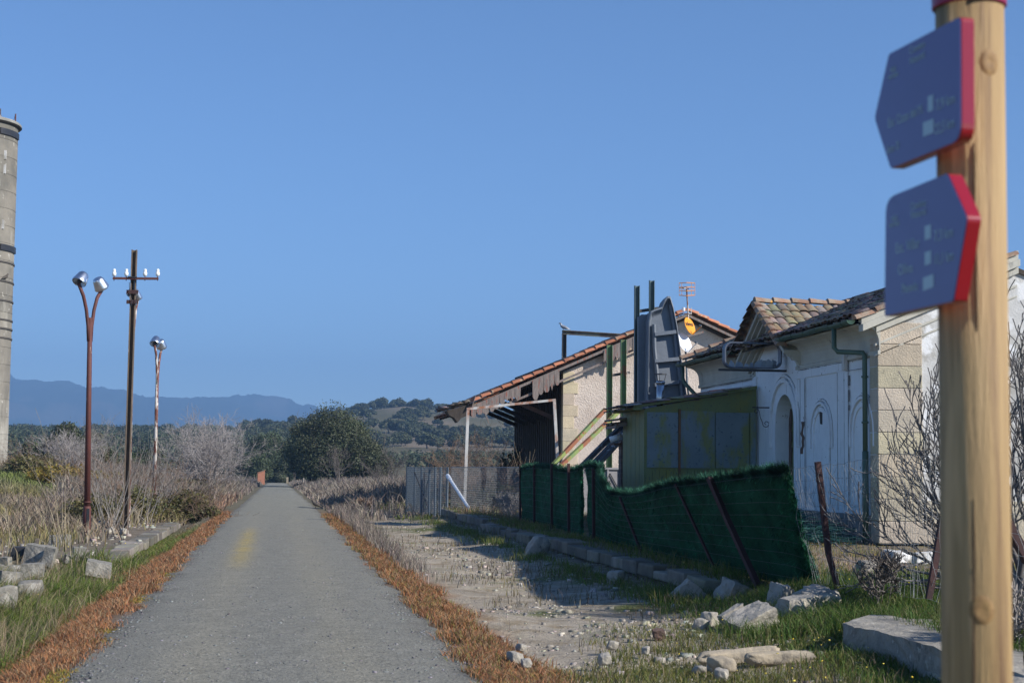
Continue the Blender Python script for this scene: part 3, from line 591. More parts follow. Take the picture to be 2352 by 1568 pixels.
tile_roof((l0-.5, YL-.20, zf0-.05), (0, 1, 0), (1, 0, rs), YLb-YL+.15, (f1x-l0+.3)*math.hypot(1, rs), m_tile2, 'roof_tiles', ln, seed=9, amp=.04, sag=lambda a, s: .02*math.sin(s*2.3))
# bright red tiles of the rear piece
tile_roof((l0+1.6, YLb-.05, zf0+.30), (0, 1, 0), (1, 0, rs*1.25), 1.5, (f1x-l0-1.6), m_tile, 'red_roof_tiles', ln, seed=10, amp=.05)
# stove pipe with cap
p = at(1517, 925, 'Y', YL+.9); ch = empty('stove_pipe', (p[0], YL+.9, p[2]), 'shiny steel stove pipe with flat rain cap above the lean-to roof', 'chimney pipe')
zt = at(1517, 874, 'Y', YL+.9)[2]; m_inox = mat('stainless_mat', (.45, .45, .47, 1), (.3, .3, .32, 1), 3, .25, .1, 10, metal=1)
f_ = MB().tube([(p[0], YL+.9, p[2]-.3), (p[0], YL+.9, zt)], .10, 16); f_.tube([(p[0], YL+.9, zt-.08), (p[0], YL+.9, zt-.02)], .115, 16); f_.build('pipe', m_inox, ch, smooth=True)
cp = MB()
for a in (0, 2.1, 4.2): cp.tube([(p[0]+.09*math.cos(a), YL+.9+.09*math.sin(a), zt-.02), (p[0]+.14*math.cos(a), YL+.9+.14*math.sin(a), zt+.16)], .008, 5)
cp.lathe([(0, zt+.19), (.16, zt+.165), (.165, zt+.155), (0, zt+.16)], 16, Matrix.Translation((p[0], YL+.9, 0))); cp.build('rain_cap', m_black, ch)
# brick pillar, white pipe, small tiled porch, metal gate behind the carpet fence
YP = 42.5; a = at(1423, 1020, 'Y', YP); c = at(1447, 1020, 'Y', YP); zt = at(1430, 1022, 'Y', YP)[2]
bp = empty('brick_pillar', (a[0]+.15, YP, GZ), 'narrow brown brick pillar left of the metal lean-to', 'pillar')
m_brick = mat('brown_brick_mat', (.16, .10, .085, 1), (.22, .14, .11, 1), 4, .95, .6, 20, vcol=1)
k = MB(); z = GZ
while z < zt: 
    t_ = random.uniform(.8, 1.2); k.box((a[0]+random.uniform(0, .01), YP-.15, z), (c[0], YP+.15, z+.105), (t_, t_, t_)); z += .12
k.box((a[0]+.012, YP-.138, GZ), (c[0]-.012, YP+.138, zt), (1.3, 1.4, 1.5)); k.build('shaft', m_brick, bp, bevel=.006); MB().box((a[0]-.2, YP-.25, zt), (c[0]+.15, YP+.25, zt+.05)).build('cap', m_rwood, bp)
a = at(1402, 1010, 'Y', YP-.4); c = at(1449, 994, 'Y', YP-.4); wp = MB().tube([a, a+(c-a)*.55], .085, 14); wp.tube([a+(c-a)*.52, c], .075, 14)
m_pvc = mat('white_pvc_mat', (.80, .82, .85, 1), (.74, .76, .80, 1), 3, .35, 0, 1); tag(wp.build('white_drain_pipe', m_pvc, smooth=True), 'white plastic drain pipe sticking out from the brick pillar top', 'pipe')
pr_ = empty('tiled_porch', (9.0, 41.9, 3.0), 'small sagging tiled eave on dark timbers left of the lean-to', 'canopy')
a = at(1411, 973, 'Y', 41.2); tile_roof((a[0], 41.1, a[2]), (0, 1, 0), (1, 0, .22), 1.2, 1.3, m_tile2, 'tiles', pr_, seed=12, amp=.045)
k = MB(); k.bar((a[0]-.0, 41.1, a[2]-.05), (a[0]+1.2, 41.1, a[2]+.18), .08, .10); k.bar((a[0]+.0, 42.2, a[2]-.05), (a[0]+1.2, 42.2, a[2]+.18), .08, .10); k.bar((a[0]+.03, 41.0, a[2]-.08), (a[0]+.03, 42.3, a[2]-.08), .07, .07); k.build('timber', m_wood, pr_)
YG = 50.0; a = at(1340, 1075, 'Y', YG); c = at(1424, 1078, 'Y', YG); mg = empty('metal_gate', ((a[0]+c[0])/2, YG, GZ), 'light grey sheet metal gate with diamond bracing behind the green fence', 'gate')
m_gate = mat('grey_gate_mat', (.33, .32, .33, 1), (.27, .26, .27, 1), 3, .6, .2, 12)
MB().box((a[0], YG, GZ), (c[0], YG+.03, a[2])).build('sheet', m_gate, mg)
k = MB(); n = 3; wdt = (c[0]-a[0])
for i in range(n+1): k.bar((a[0]+wdt*i/n, YG-.02, GZ), (a[0]+wdt*i/n, YG-.02, a[2]), .05, .04)
k.bar((a[0]-.02, YG-.025, a[2]), (c[0]+.02, YG-.025, a[2]), .05, .06); k.build('frame', m_gate, mg)
k = MB(); cx = a[0]+wdt*.72; cz = a[2]-.65
for s in (-1, 1): k.bar((cx, YG-.03, cz+.5), (cx+s*.28, YG-.03, cz), .02, .03); k.bar((cx+s*.28, YG-.03, cz), (cx, YG-.03, cz-.5), .02, .03)
k.build('diamond_brace', m_black, mg)
# ------------------------------------------------------------------ goods shed
GYf = 67.0; GYb = 81.2; GXl = 11.6; GXr = 21.8; RXg = 16.7; RZg = 8.22; sL = (RZg-4.25)/(RXg-7.7)
gs_ = empty('goods_shed', (RXg, 74, GZ), 'pink roughcast goods shed with orange tile roof and wide ragged canopy', 'building')
zl = lambda x: RZg-sL*abs(x-RXg)-.28
MB().add([(GXl, GYf, GZ), (GXr, GYf, GZ), (GXr, GYf, zl(GXr)), (RXg, GYf, RZg-.28), (GXl, GYf, zl(GXl))], [(0, 1, 2, 3, 4)]).add([(GXr, GYf, GZ), (GXr, GYb, GZ), (GXr, GYb, zl(GXr)), (GXr, GYf, zl(GXr))], [(0, 1, 2, 3)]).add([(GXl, GYb, GZ), (GXr, GYb, GZ), (GXr, GYb, zl(GXr)), (RXg, GYb, RZg-.28), (GXl, GYb, zl(GXl))], [(0, 1, 2, 3, 4)]).build('gable_wall', m_rough, gs_)
q = MB(); z = GZ; i = 0
while z < zl(GXl)-.1:
    hgt = random.uniform(.46, .56); wd = .60 if i % 2 else .44; t_ = random.uniform(.85, 1.15)
    q.box((GXl-.03, GYf-.035, z+.006), (GXl+wd, GYf+.4, min(z+hgt, zl(GXl)-.02)), (t_*1.05, t_*random.uniform(.95, 1.02), t_*random.uniform(.85, .98))); z += hgt; i += 1
q.build('corner_stone', m_stone, gs_, bevel=.012)
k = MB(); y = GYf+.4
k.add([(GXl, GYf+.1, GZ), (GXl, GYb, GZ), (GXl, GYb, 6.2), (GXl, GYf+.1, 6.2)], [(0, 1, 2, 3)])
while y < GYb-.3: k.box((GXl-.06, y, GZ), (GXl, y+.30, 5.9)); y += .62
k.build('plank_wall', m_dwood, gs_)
# canopy and roof
def gsag(a, s): x = 7.6+s/math.hypot(1, sL)-.0; return -.18*max(0, 1-(s)/1.6)-.02*math.sin(s*1.9)
tile_roof((7.7, GYf-.46, RZg-sL*(RXg-7.7)+.02), (0, 1, 0), (1, 0, sL), GYb-GYf+1.06, (RXg-7.7)*math.hypot(1, sL), m_tile, 'roof_tiles', gs_, seed=20, cw=.25, rl=.42, amp=.06, sag=gsag)
tile_roof((21.95, GYf-.46, RZg-sL*(21.95-RXg)+.02), (0, 1, 0), (-1, 0, sL), GYb-GYf+1.06, (21.95-RXg)*math.hypot(1, sL), m_tile, 'roof_tiles', gs_, seed=21, cw=.25, rl=.42, amp=.06)
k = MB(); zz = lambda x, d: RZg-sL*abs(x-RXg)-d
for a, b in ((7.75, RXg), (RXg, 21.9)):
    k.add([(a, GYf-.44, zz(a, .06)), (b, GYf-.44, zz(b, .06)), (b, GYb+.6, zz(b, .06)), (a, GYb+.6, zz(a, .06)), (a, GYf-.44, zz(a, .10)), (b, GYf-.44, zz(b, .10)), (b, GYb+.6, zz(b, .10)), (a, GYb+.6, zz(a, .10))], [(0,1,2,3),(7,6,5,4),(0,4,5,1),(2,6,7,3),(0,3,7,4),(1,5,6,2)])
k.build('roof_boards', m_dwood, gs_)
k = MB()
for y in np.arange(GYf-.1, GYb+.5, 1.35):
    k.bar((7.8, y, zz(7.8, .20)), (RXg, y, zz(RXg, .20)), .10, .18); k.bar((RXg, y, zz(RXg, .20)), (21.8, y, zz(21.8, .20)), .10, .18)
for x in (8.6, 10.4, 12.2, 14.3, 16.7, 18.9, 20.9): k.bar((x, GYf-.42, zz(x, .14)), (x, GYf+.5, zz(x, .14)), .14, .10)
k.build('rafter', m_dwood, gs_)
k = MB(); k.bar((7.6, GYf-.46, zz(7.6, .13)), (RXg, GYf-.46, zz(RXg, .13)), .05, .10); k.bar((RXg, GYf-.46, zz(RXg, .13)), (21.9, GYf-.46, zz(21.9, .13)), .05, .10)
k.bar((8.9, GYf-.40, zz(8.9, .62)), (15.2, GYf-.40, zz(15.2, .62)), .04, .09); k.bar((15.9, GYf-.40, zz(15.5, .72)), (17.4, GYf-.40, zz(17.4, .5)), .05, .09)
k.build('verge_board', m_wood, gs_)
def gx_(px): return at(px, 900, 'Y', GYf-.49)[0]
groups = [(1082, 1200, .50), (1222, 1282, .62), (1386, 1452, .60), (1452, 1475, .55)]
for ga, gb, ln_ in groups:
    x = gx_(ga); xe = gx_(gb)
    while x < xe-.1:
        w_ = random.uniform(.20, .27); L_ = ln_*random.uniform(.75, 1.15)*(1.2 if random.random() < .3 else 1); y = GYf-.52+random.uniform(-.01, .01); t0 = zz(x+w_/2, .10)
        if random.random() > .03:
            tp_ = random.uniform(-.02, .02); poly = [(x+.008, y, zz(x, .1)), (x+.008+tp_, y, t0-L_*random.uniform(.8, .95))]
            if random.random() < .6: poly += [(x+w_*.3+tp_, y, t0-L_-.03), (x+w_*.7+tp_, y, t0-L_-.03)]
            else: poly += [(x+w_*.25, y, t0-L_*.8), (x+w_*.5, y, t0-L_*1.1), (x+w_*.75, y, t0-L_*.7)]
            poly += [(x+w_-.008+tp_, y, t0-L_*random.uniform(.8, .95)), (x+w_-.008, y, zz(x+w_, .1))]
            MB().prism(poly, (0, .022, 0)).build('valance_board', m_wood, gs_)
        x += w_*.97
for i, y in enumerate((68.6, 71.4, 74.2, 77.0, 79.8)):
    MB().bar((GXl-.05, y, 3.78), (9.15, y, zz(9.15, .12)), .12, .17).build('canopy_strut', m_rwood if i == 0 else m_dwood, gs_, label='red brown canopy strut nearest the gable' if i == 0 else None)
# collapsed canopy end
k = MB(); r2 = np.random.default_rng(3)
pts = [(7.9, GYf-.46, zz(7.9, .0)), (6.75, GYf-.46, 3.98), (6.85, GYf-.42, 3.80), (7.05, GYf-.4, 3.72), (7.2, GYf-.4, 3.52), (7.35, GYf-.4, 3.70), (7.7, GYf-.4, 3.85), (7.9, GYf-.4, 3.80), (8.2, GYf-.4, 4.1)]
k.prism(pts, (0, 1.0, 0)); k.build('collapsed_boards', m_dwood, gs_)
for nm_, a_, b_ in (('rake_tiles', (7.75, GYf-.40, zz(7.75, -.06)), (RXg, GYf-.40, RZg+.06)), ('rake_tiles', (21.9, GYf-.40, zz(21.9, -.06)), (RXg, GYf-.40, RZg+.06))):
    q_ = MB(); ridge_tiles(q_, a_, b_, .15, .46); q_.build(nm_, m_tileo, gs_)
tile_roof((6.5, GYf-.55, 4.0), (0, 1, 0), (1, 0, .29), 1.7, 1.35, m_tile2, 'loose_tiles', gs_, seed=22, cw=.25, rl=.3, amp=.07, sag=lambda a, s: .04*math.sin(s*9+a*5))
k = MB().bar((7.75, GYf-.55, 4.15), (7.9, GYf-.55, 4.62), .22, .02); k.build('hanging_board', m_wood, gs_); MB().bar((8.3, GYf-.5, 3.9), (8.45, GYf-.5, 3.5), .1, .03).build('hanging_board', m_wood, gs_)
# ------------------------------------------------------------------ satellite dishes, aerial
m_orange = mat('orange_dish_mat', (.85, .33, .015, 1), (.80, .30, .015, 1), 3, .4, 0, 1); m_dwht = mat('white_dish_mat', (.80, .82, .85, 1), (.75, .77, .80, 1), 3, .4, 0, 1)
def text_mesh(name, body, size, mat_, parent, M, depth=.002, sx=1.0):
    cu = bpy.data.curves.new(name, 'FONT'); cu.body = body; cu.size = size; cu.extrude = depth; cu.align_x = 'CENTER'; cu.align_y = 'CENTER'
    t_ = bpy.data.objects.new('tmp', cu); S.collection.objects.link(t_); bpy.context.view_layer.update()
    me = bpy.data.meshes.new_from_object(t_.evaluated_get(bpy.context.evaluated_depsgraph_get())); bpy.data.objects.remove(t_)
    o_ = origin(parent); me.transform(Matrix.Translation([-float(a) for a in o_]) @ M @ Matrix.Diagonal((sx, 1, 1, 1))); me.materials.clear(); me.materials.append(mat_)
    o = bpy.data.objects.new(name, me); S.collection.objects.link(o); o.parent = parent; return o
YD = 48.0
def dish(px, py, h_px, w_px, tilt, mat_, name, label, txt=None):
    p = at(px, py, 'Y', YD); R = h_px/2/F_PX*YD*1.01; rt_ = empty(name, p, label, 'satellite dish')
    az = math.acos(min(.99, w_px/h_px*1.02))-.27                    # turned away so that it shows as an ellipse
    zax = Vector((math.sin(az), -math.cos(az), .35)).normalized(); yax = (Vector((0, 0, 1))-zax*zax.z).normalized(); xax = yax.cross(zax)
    M = Matrix.Translation(Vector(p)) @ Matrix((xax, yax, zax)).transposed().to_4x4() @ Matrix.Rotation(tilt, 4, 'Z')
    prf = [(0, -.12*R)]+[(R*t_, -.12*R+.12*R*t_*t_) for t_ in (.25, .5, .75, .95, 1)]+[(R*1.01, -.01), (R*.9, -.035), (R*.5, -.12*R-.01), (0, -.12*R-.03)]
    MB().lathe(prf, 32, M).build('reflector', mat_, rt_, smooth=True)
    a = M @ Vector((0, -R*.95, 0)); b = M @ Vector((0, -R*.55, R*1.25)); MB().tube([a, b], .015, 6).build('feed_arm', mat_, rt_); MB().tube([b, M @ Vector((0, -R*.40, R*1.05))], .035, 8).build('receiver', m_galv, rt_)
    if txt: text_mesh('lettering', txt, R*.62, m_black, rt_, M @ Matrix.Rotation(-tilt, 4, 'Z') @ Matrix.Translation((0.0, R*.22, -.10*R+.02)), .004, .95)
    return p, R
d1, R1 = dish(1585, 748, 43, 20, .12, m_orange, 'orange_satellite_dish', 'orange oval satellite dish with black lettering under the roof peak', 'televes')
d2, R2 = dish(1573, 786, 48, 27, .25, m_dwht, 'white_satellite_dish', 'plain white satellite dish below the orange one')
k = MB(); a = at(1575, 805, 'Y', YD+.1); b = at(1584, 925, 'Y', YD+.1); k.tube([d2+np.array([0, .12, -.1]), a, at(1578, 880, 'Y', YD+.1), b], .03, 8)
tag(k.build('dish_mast', m_galv, smooth=True), 'thin pale pole carrying the white dish', 'pole')
an = empty('television_aerial', d1, 'television aerial with orange wire grid on a thin rusty mast above the shed ridge', 'aerial')
k = MB().tube([at(1582, 752, 'Y', YD+.12), at(1577, 660, 'Y', YD+.12)], .022, 8); k.tube([at(1570, 720, 'Y', YD+.1), at(1588, 720, 'Y', YD+.1)], .015, 6); k.tube([at(1588, 722, 'Y', YD+.1), at(1588, 706, 'Y', YD+.1)], .012, 5); k.build('mast', m_rust2, an)
k = MB()
for py in (649, 659, 668, 679):
    k.tube([at(1560, py-(1 if py > 660 else -1), 'Y', YD), at(1577, py, 'Y', YD-.25)], .012, 4); k.tube([at(1577, py, 'Y', YD-.25), at(1596, py+(1 if py < 660 else -1), 'Y', YD)], .012, 4)
for px in (1560, 1566, 1588, 1596): k.tube([at(px, 649, 'Y', YD-.05), at(px, 679, 'Y', YD-.05)], .006, 4)
k.build('grid', m_orange, an); MB().tube([at(1561, 661, 'Y', YD), at(1582, 663, 'Y', YD)], .02, 6).build('boom', m_rust2, an); MB().tube([at(1570, 706, 'Y', YD), at(1570, 714, 'Y', YD)], .05, 8).build('amplifier', m_dwht, an)
# ------------------------------------------------------------------ steel frames
def frame(Y, pxs, top, bot, w_, m_, label, cross=None, brace=None, mb_=None, name='steel_frame', group=None):
    p = at(pxs[0], bot, 'Y', Y); r_ = empty(name, (p[0], Y, GZ), label, 'steel frame', group)
    for i, px in enumerate(pxs):
        a = at(px, 1100, 'Y', Y); t_ = at(px+1, top[i], 'Y', Y); MB().ubeam((a[0], Y, GZ-.1), t_, w_, .14, .012).build('upright', m_, r_)
    if cross:
        for (xa, ya, xb, yb_) in cross: MB().bar(at(xa, ya, 'Y', Y+.1), at(xb, yb_, 'Y', Y+.1), .06, .09).build('cross_bar', m_dkst, r_)
    if brace:
        for (xa, ya, xb, yb_, Yb) in brace: MB().bar(at(xa, ya, 'Y', Y), at(xb, yb_, 'Y', Yb), .12, .12).build('diagonal_brace', mb_, r_)
    return r_
frame(56, (1399, 1431), (792, 780), 1065, .19, m_grn, 'pair of green rusty steel uprights in front of the pink shed wall', [(1405, 862, 1446, 855)], [(1390, 940, 1268, 1070, 54.5), (1424, 942, 1287, 1070, 54.0)], m_grn2)
frame(47, (1462, 1496), (656, 644), 1065, .145, m_teal, 'pair of tall blue green steel uprights holding the grey pool shell', [(1466, 715, 1545, 703), ], [(1455, 950, 1325, 1082, 45.5), (1468, 955, 1350, 1078, 45.2), (1490, 940, 1365, 1075, 45.0)], m_dkst)
r_ = empty('rusty_steel_portal', at(1296, 815, 'Y', 83), 'rusty steel post and beam rising above the left roof slope with a pigeon on top', 'steel frame')
p = at(1296, 765, 'Y', 83); MB().ubeam((p[0], 83, 0), (p[0], 83, p[2]), .22, .2, .03).build('upright', m_dkst, r_); c = at(1452, 773, 'Y', 83)
m_rb = mat('rust_grey_beam_mat', (.17, .17, .14, 1), (.13, .12, .10, 1), 1.5, .7, .2, 10, c3=(.10, .065, .05, 1), s3=.8, lo3=.48, hi3=.55)
MB().ubeam((p[0]-.1, 83, p[2]+.05), c, .22, .2, .03, up=(0, 1, 0)).build('beam', m_rb, r_)
# ------------------------------------------------------------------ grey pool shell standing on end
YS = 46.2; m_shell = mat('grey_fibreglass_mat', (.155, .175, .205, 1), (.13, .15, .18, 1), 1.5, .5, .35, 9, bdist=.02, c3=(.20, .22, .25, 1), s3=1.2, lo3=.55, hi3=.7)
outer = [(1484, 915), (1486, 820), (1487, 740), (1492, 716), (1500, 712), (1518, 706), (1524, 690), (1531, 681), (1537, 682), (1544, 705), (1552, 745), (1560, 800), (1567, 860), (1577, 925), (1575, 960), (1486, 960)]
ps = [at(x, y, 'Y', YS) for x, y in outer]; cen = np.mean(ps, 0)
ss = empty('pool_shell', (cen[0], YS, GZ), 'upright grey fibreglass pool shell standing on its end between steel posts', 'pool shell')
def shp(s, dy, src=None): return [tuple(cen+(p-cen)*s+np.array([0, dy, 0])) for p in (src or ps)]
k = MB(); rings = [shp(1.0, -.10), shp(1.0, -.16), shp(.955, -.17), shp(.93, -.12), shp(.86, .0), shp(.82, .03)]; n = len(ps)
k.add([p for r in rings for p in r], [(i*n+j, i*n+(j+1) % n, (i+1)*n+(j+1) % n, (i+1)*n+j) for i in range(len(rings)-1) for j in range(n)]+[tuple(5*n+j for j in range(n))])
k.add([p for r in (shp(1.0, -.10), shp(.97, .45), shp(.9, .5)) for p in r], [(i*n+j, i*n+(j+1) % n, (i+1)*n+(j+1) % n, (i+1)*n+j) for i in range(2) for j in range(n)]+[tuple(2*n+j for j in range(n))])
k.build('basin', m_shell, ss)
k = MB()
for y0_, y1_ in ((768, 762), (829, 824), (884, 877)): k.bar(at(1503, y0_, 'Y', YS-.06), at(1559 if y0_ > 800 else 1552, y1_, 'Y', YS-.06), .18, .10)
for pa in ([(1502, 745), (1503, 800), (1508, 850), (1514, 915)], [(1540, 700), (1548, 745), (1554, 800), (1560, 850), (1568, 915)]): k.tube([at(x, y, 'Y', YS-.05) for x, y in pa], .06, 6)
k.build('moulded_rib', m_shell, ss)
a = [at(x, y, 'Y', YS+.35) for x, y in ((1466, 960), (1466, 728), (1474, 722), (1486, 722), (1490, 960))]; MB().prism(a, (0, .12, 0)).build('side_panel', m_shell, ss)
# ------------------------------------------------------------------ white rusty portal (goal like frame)
YQ = 56.8; r_ = empty('white_pipe_portal', at(1068, 1150, 'Y', YQ), 'thin white and rusty pipe portal in front of the goods shed canopy', 'pipe frame')
m_wr = mat('white_rust_pipe_mat', (.55, .54, .52, 1), (.42, .41, .39, 1), 3, .7, .2, 20, c3=(.30, .13, .07, 1), s3=1.2, lo3=.50, hi3=.60, stretch3=(1, 1, .6))
P = lambda x, y: at(x, y, 'Y', YQ)
MB().bar(P(1067, 1156), P(1075, 938), .10, .08).build('post', m_wr, r_); MB().bar(P(1283, 1100), P(1273, 920), .10, .08).build('post', m_wr, r_); MB().bar(P(1072, 939), P(1276, 918), .08, .09, up=(0, 1, 0)).build('top_bar', m_wr, r_)
# ------------------------------------------------------------------ wire fences
def wires(lines, name, m_, parent, r=.005, n=3):
    return twigs(name, [[*a, *b, r, r] for a, b in lines], m_, parent, n)
def lerp(a, b, t): return np.array(a, float)*(1-t)+np.array(b, float)*t
cl = empty('chain_link_fence', (6.4, 52, GZ), 'chain link fence between the green carpet fence and the grey panels', 'fence')
A0 = np.array([6.88, 46.8, GZ]); B0 = np.array([5.95, 57.2, GZ]); H_ = 1.42; Ln = np.linalg.norm(B0-A0); lines = []; sp = .14
u = (B0-A0)/Ln; k = np.arange(-H_, Ln, sp)
for s in k:
    for sg_ in (1, -1):
        a0, a1 = (s, s+H_) if sg_ > 0 else (s+H_, s); za, zb = 0, H_
        def cp(v, z):  return A0+u*v+np.array([0, 0, z+.03])
        t0 = 0.; t1 = 1.
        if min(a0, a1) < 0: 
            t_ = -min(a0, a1)/H_
            if a0 < a1: t0 = t_
            else: t1 = 1-t_
        if max(a0, a1) > Ln:
            t_ = (max(a0, a1)-Ln)/H_
            if a0 < a1: t1 = 1-t_
            else: t0 = t_
        if t1 > t0: lines.append((cp(a0+(a1-a0)*t0, H_*t0), cp(a0+(a1-a0)*t1, H_*t1)))
wires(lines, 'mesh', m_wire, cl, .0055)
k = MB(); k.tube([A0+[0, 0, H_+.03], B0+[0, 0, H_+.03]], .012, 5); k.tube([A0+[0, 0, .7], B0+[0, 0, .7]], .006, 4); k.build('top_wire', m_wire, cl)
m_wp = mat('white_tube_mat', (.62, .66, .72, 1), (.55, .60, .66, 1), 3, .4, 0, 1); p = at(1028, 1092, 'Y', 57.0); c = at(1078, 1168, 'Y', 54); MB().tube([p, p+(c-p)*.12], .075, 10).tube([p+(c-p)*.1, c], .055, 10).build('brace_tube', m_wp, cl)
gp = empty('grey_fence_panels', (5.2, 59, 0), 'folded blue grey welded wire fence panels standing at the platform end', 'fence')
poly = [(935, 64.5), (953, 62), (969, 60.5), (987, 59.0), (1000, 58.2), (1012, 57.8), (1028, 57.3)]; zb = lambda x, y: float(ground(x, y))
tp = []
for px, Y in poly:
    a = at(px, 1072, 'Y', Y); tp.append(a); MB().tube([(a[0]+.0, Y, -.05), a], .04, 8).build('post', m_galv, gp)
ls = []
for a, b in zip(tp[:-1], tp[1:]):
    for z in np.arange(.05, a[2]-.02, .07): ls.append(((a[0], a[1], z), (b[0], b[1], z)))
    L_ = np.linalg.norm(b-a)
    for t_ in np.arange(0, 1, .07/L_*2): q = lerp(a, b, t_); ls.append(((q[0], q[1], .02), (q[0], q[1], q[2])))
wires(ls, 'wire_mesh', m_galv, gp, .011); a = lerp(tp[1], tp[1], 0); MB().bar((tp[1][0], tp[1][1], 1.5), (tp[3][0], tp[3][1], .2), .05, .05).build('diagonal_bar', m_dkst, gp)
# green carpet fence
m_carp = mat('green_carpet_mat', (.018, .105, .052, 1), (.012, .074, .032, 1), 3, .8, .8, 60, vcol=1, bdist=.03, spec=.12)
m_post = mat('rusty_post_mat', (.060, .022, .020, 1), (.040, .019, .018, 1), 4, .8, .3, 20)
def carpet(top, label, fringe=14000, baseoff=.0, close=None, col=1.0):
    """top: (px,py,X of top,X of foot)"""
    T_ = []; Bs = []
    for px, py, xt, xb in top:
        a = at(px, py, 'X', xt); T_.append(a); Bs.append(np.array([xb, a[1]+baseoff, GZ-.02]))
    if close is not None: Bs[0] = np.array(close, float)
    r_ = empty('green_carpet_fence', Bs[len(Bs)//2], label, 'fence')
    nT = 60; tt = np.linspace(0, len(top)-1, nT); Tg = np.array([[np.interp(t_, range(len(top)), [p[i] for p in T_]) for i in range(3)] for t_ in tt]); Bg = np.array([[np.interp(t_, range(len(top)), [p[i] for p in Bs]) for i in range(3)] for t_ in tt])
    nr = 24; V = []
    for side in (0, .045):
        for j in range(nr):
            s = j/(nr-1); row = Bg*(1-s)+Tg*s
            row = row+np.stack([(vnoise(row[:, 1], row[:, 2]*0+s*3, .7, 61)-.5)*.10+side, row[:, 1]*0, row[:, 2]*0], 1)
            V.append(row)
    V = np.concatenate(V); F_ = grid_faces(nT, nr); F2 = F_[:, ::-1]+nT*nr; mesh_np('carpet_sheet', V, np.concatenate([F_, F2]), m_carp, r_, smooth=True, col=np.ones((len(V), 3))*(.55+.7*vnoise(V[:, 1]*1.0, V[:, 2], .12, 160))[:, None])
    # bristles over the outer face and along the edges
    n = fringe; f = rng.uniform(0, nT-1.001, n); s = np.concatenate([rng.uniform(0, 1, int(n*.6)), 1-rng.uniform(0, .03, n-int(n*.6))]); 
    e_ = rng.random(n) < .12; f = np.where(e_, rng.uniform(0, .5, n), f); s = np.where(e_, rng.uniform(0, 1, n), s)
    i = f.astype(int); w_ = (f-i)[:, None]; row = (Bg[i]*(1-w_)+Bg[i+1]*w_)*(1-s[:, None])+(Tg[i]*(1-w_)+Tg[i+1]*w_)*s[:, None]
    row[:, 0] += (vnoise(row[:, 1], row[:, 2]*0+s*3, .7, 61)-.5)*.10+rng.uniform(0, .05, n)
    d = rng.normal(size=(n, 3)); d[:, 0] -= .9; d[:, 2] += np.where(s > .96, .8, -.1); d /= np.linalg.norm(d, axis=1, keepdims=True); L_ = rng.uniform(.04, .11, (n, 1))*np.where(s[:, None] > .965, 1.6, 1); sd = np.cross(d, [0, 0, 1.]); sd /= np.linalg.norm(sd, axis=1, keepdims=True)+1e-6
    V = np.stack([row-sd*.008, row+sd*.008, row+d*L_], 1).reshape(-1, 3); mesh_np('bristles', V, np.arange(len(V)).reshape(-1, 3), m_carp, r_, col=np.repeat(rng.uniform(.5, 1.1, (n, 1))*(.4+2.2*vnoise(row[:, 1], row[:, 2]*2, .22, 161)*vnoise(row[:, 1], row[:, 2], .06, 162)*2)[:, None]*np.where(s[:, None] > .965, np.array([[1.9, 1.0, 1.35]]), np.array([[1, 1, 1.]])), 3, 0))
    # holding wires
    ls = []
    for j in np.arange(.08, .98, .11):
        row = Bg*(1-j)+Tg*j; row = row-np.array([.07, 0, 0]); ls += [(row[i], row[i+3]) for i in range(0, nT-3, 3)]
    wires(ls, 'holding_wire', m_dwire, r_, .0022); return r_
carpet([(1870, 1340, 6.45, 6.45), (1805, 1080, 5.95, 6.42)][1:]+[(1760, 1084, 5.85, 6.35), (1720, 1088, 5.82, 6.3), (1640, 1100, 5.80, 6.25), (1590, 1106, 5.85, 6.25), (1540, 1111, 5.85, 6.25), (1500, 1124, 5.92, 6.25), (1460, 1135, 6.0, 6.25), (1425, 1134, 6.1, 6.3), (1400, 1130, 6.15, 6.35), (1388, 1105, 6.2, 6.38), (1376, 1072, 6.3, 6.4), (1360, 1067, 6.35, 6.45), (1345, 1070, 6.4, 6.5)],
       'long sagging dark green artificial hedge fence leaning beside the broken platform', 52000, close=(6.48, 19.35, GZ-.1))
carpet([(1335, 1074, 6.55, 6.58), (1310, 1080, 6.56, 6.6), (1290, 1078, 6.6, 6.65), (1266, 1072, 6.65, 6.7), (1240, 1070, 6.7, 6.75), (1215, 1070, 6.75, 6.8), (1197, 1076, 6.82, 6.88)], 'shorter upright green artificial hedge fence between rusty posts and the chain link', 20000)
def rpost(base, top, label, w_=.05, kink=None, name='rusty_fence_post'):
    pts = [base]+([kink] if kink is not None else [])+[top]; k = MB()
    for a, b in zip(pts[:-1], pts[1:]): k.bar(a, b, w_, w_*.9)
    o = k.build(name, m_post); return tag(o, label, 'fence post', 'rusty posts of the fence line')
for px, X, t_, lb in ((1195, 6.85, 1064, 'leftmost rusty fence post, where the chain link meets the green fence'), (1227, 6.72, 1067, 'thin rusty post just right of the chain link end'), (1267, 6.60, 1064, 'thicker rusty post in the middle of the short green fence'), (1306, 6.5, 1064, 'tall rusty post near the gap in the green fence'), (1363, 6.32, 1075, 'rusty post on the narrow strip right of the gap in the green fence')):
    a = at(px, t_, 'X', X-.06); rpost((X-.04, a[1], GZ-.2), a, lb, .06)
a = at(1629, 1097, 'X', 5.72); rpost(at(1742, 1328, 'X', 6.0)-[0, 0, .1], a, 'long rusty post leaning across the middle of the big green fence', .07, at(1665, 1180, 'X', 5.85))
a = at(1552, 1112, 'X', 5.8); rpost((6.1, a[1]-1.2, .2), a, 'thin dark post half hidden on the sagging green fence', .035)
a = at(1424, 1142, 'X', 6.02); rpost((6.2, a[1]-1.0, .2), a, 'pale ended post where the green fence dips lowest', .04)
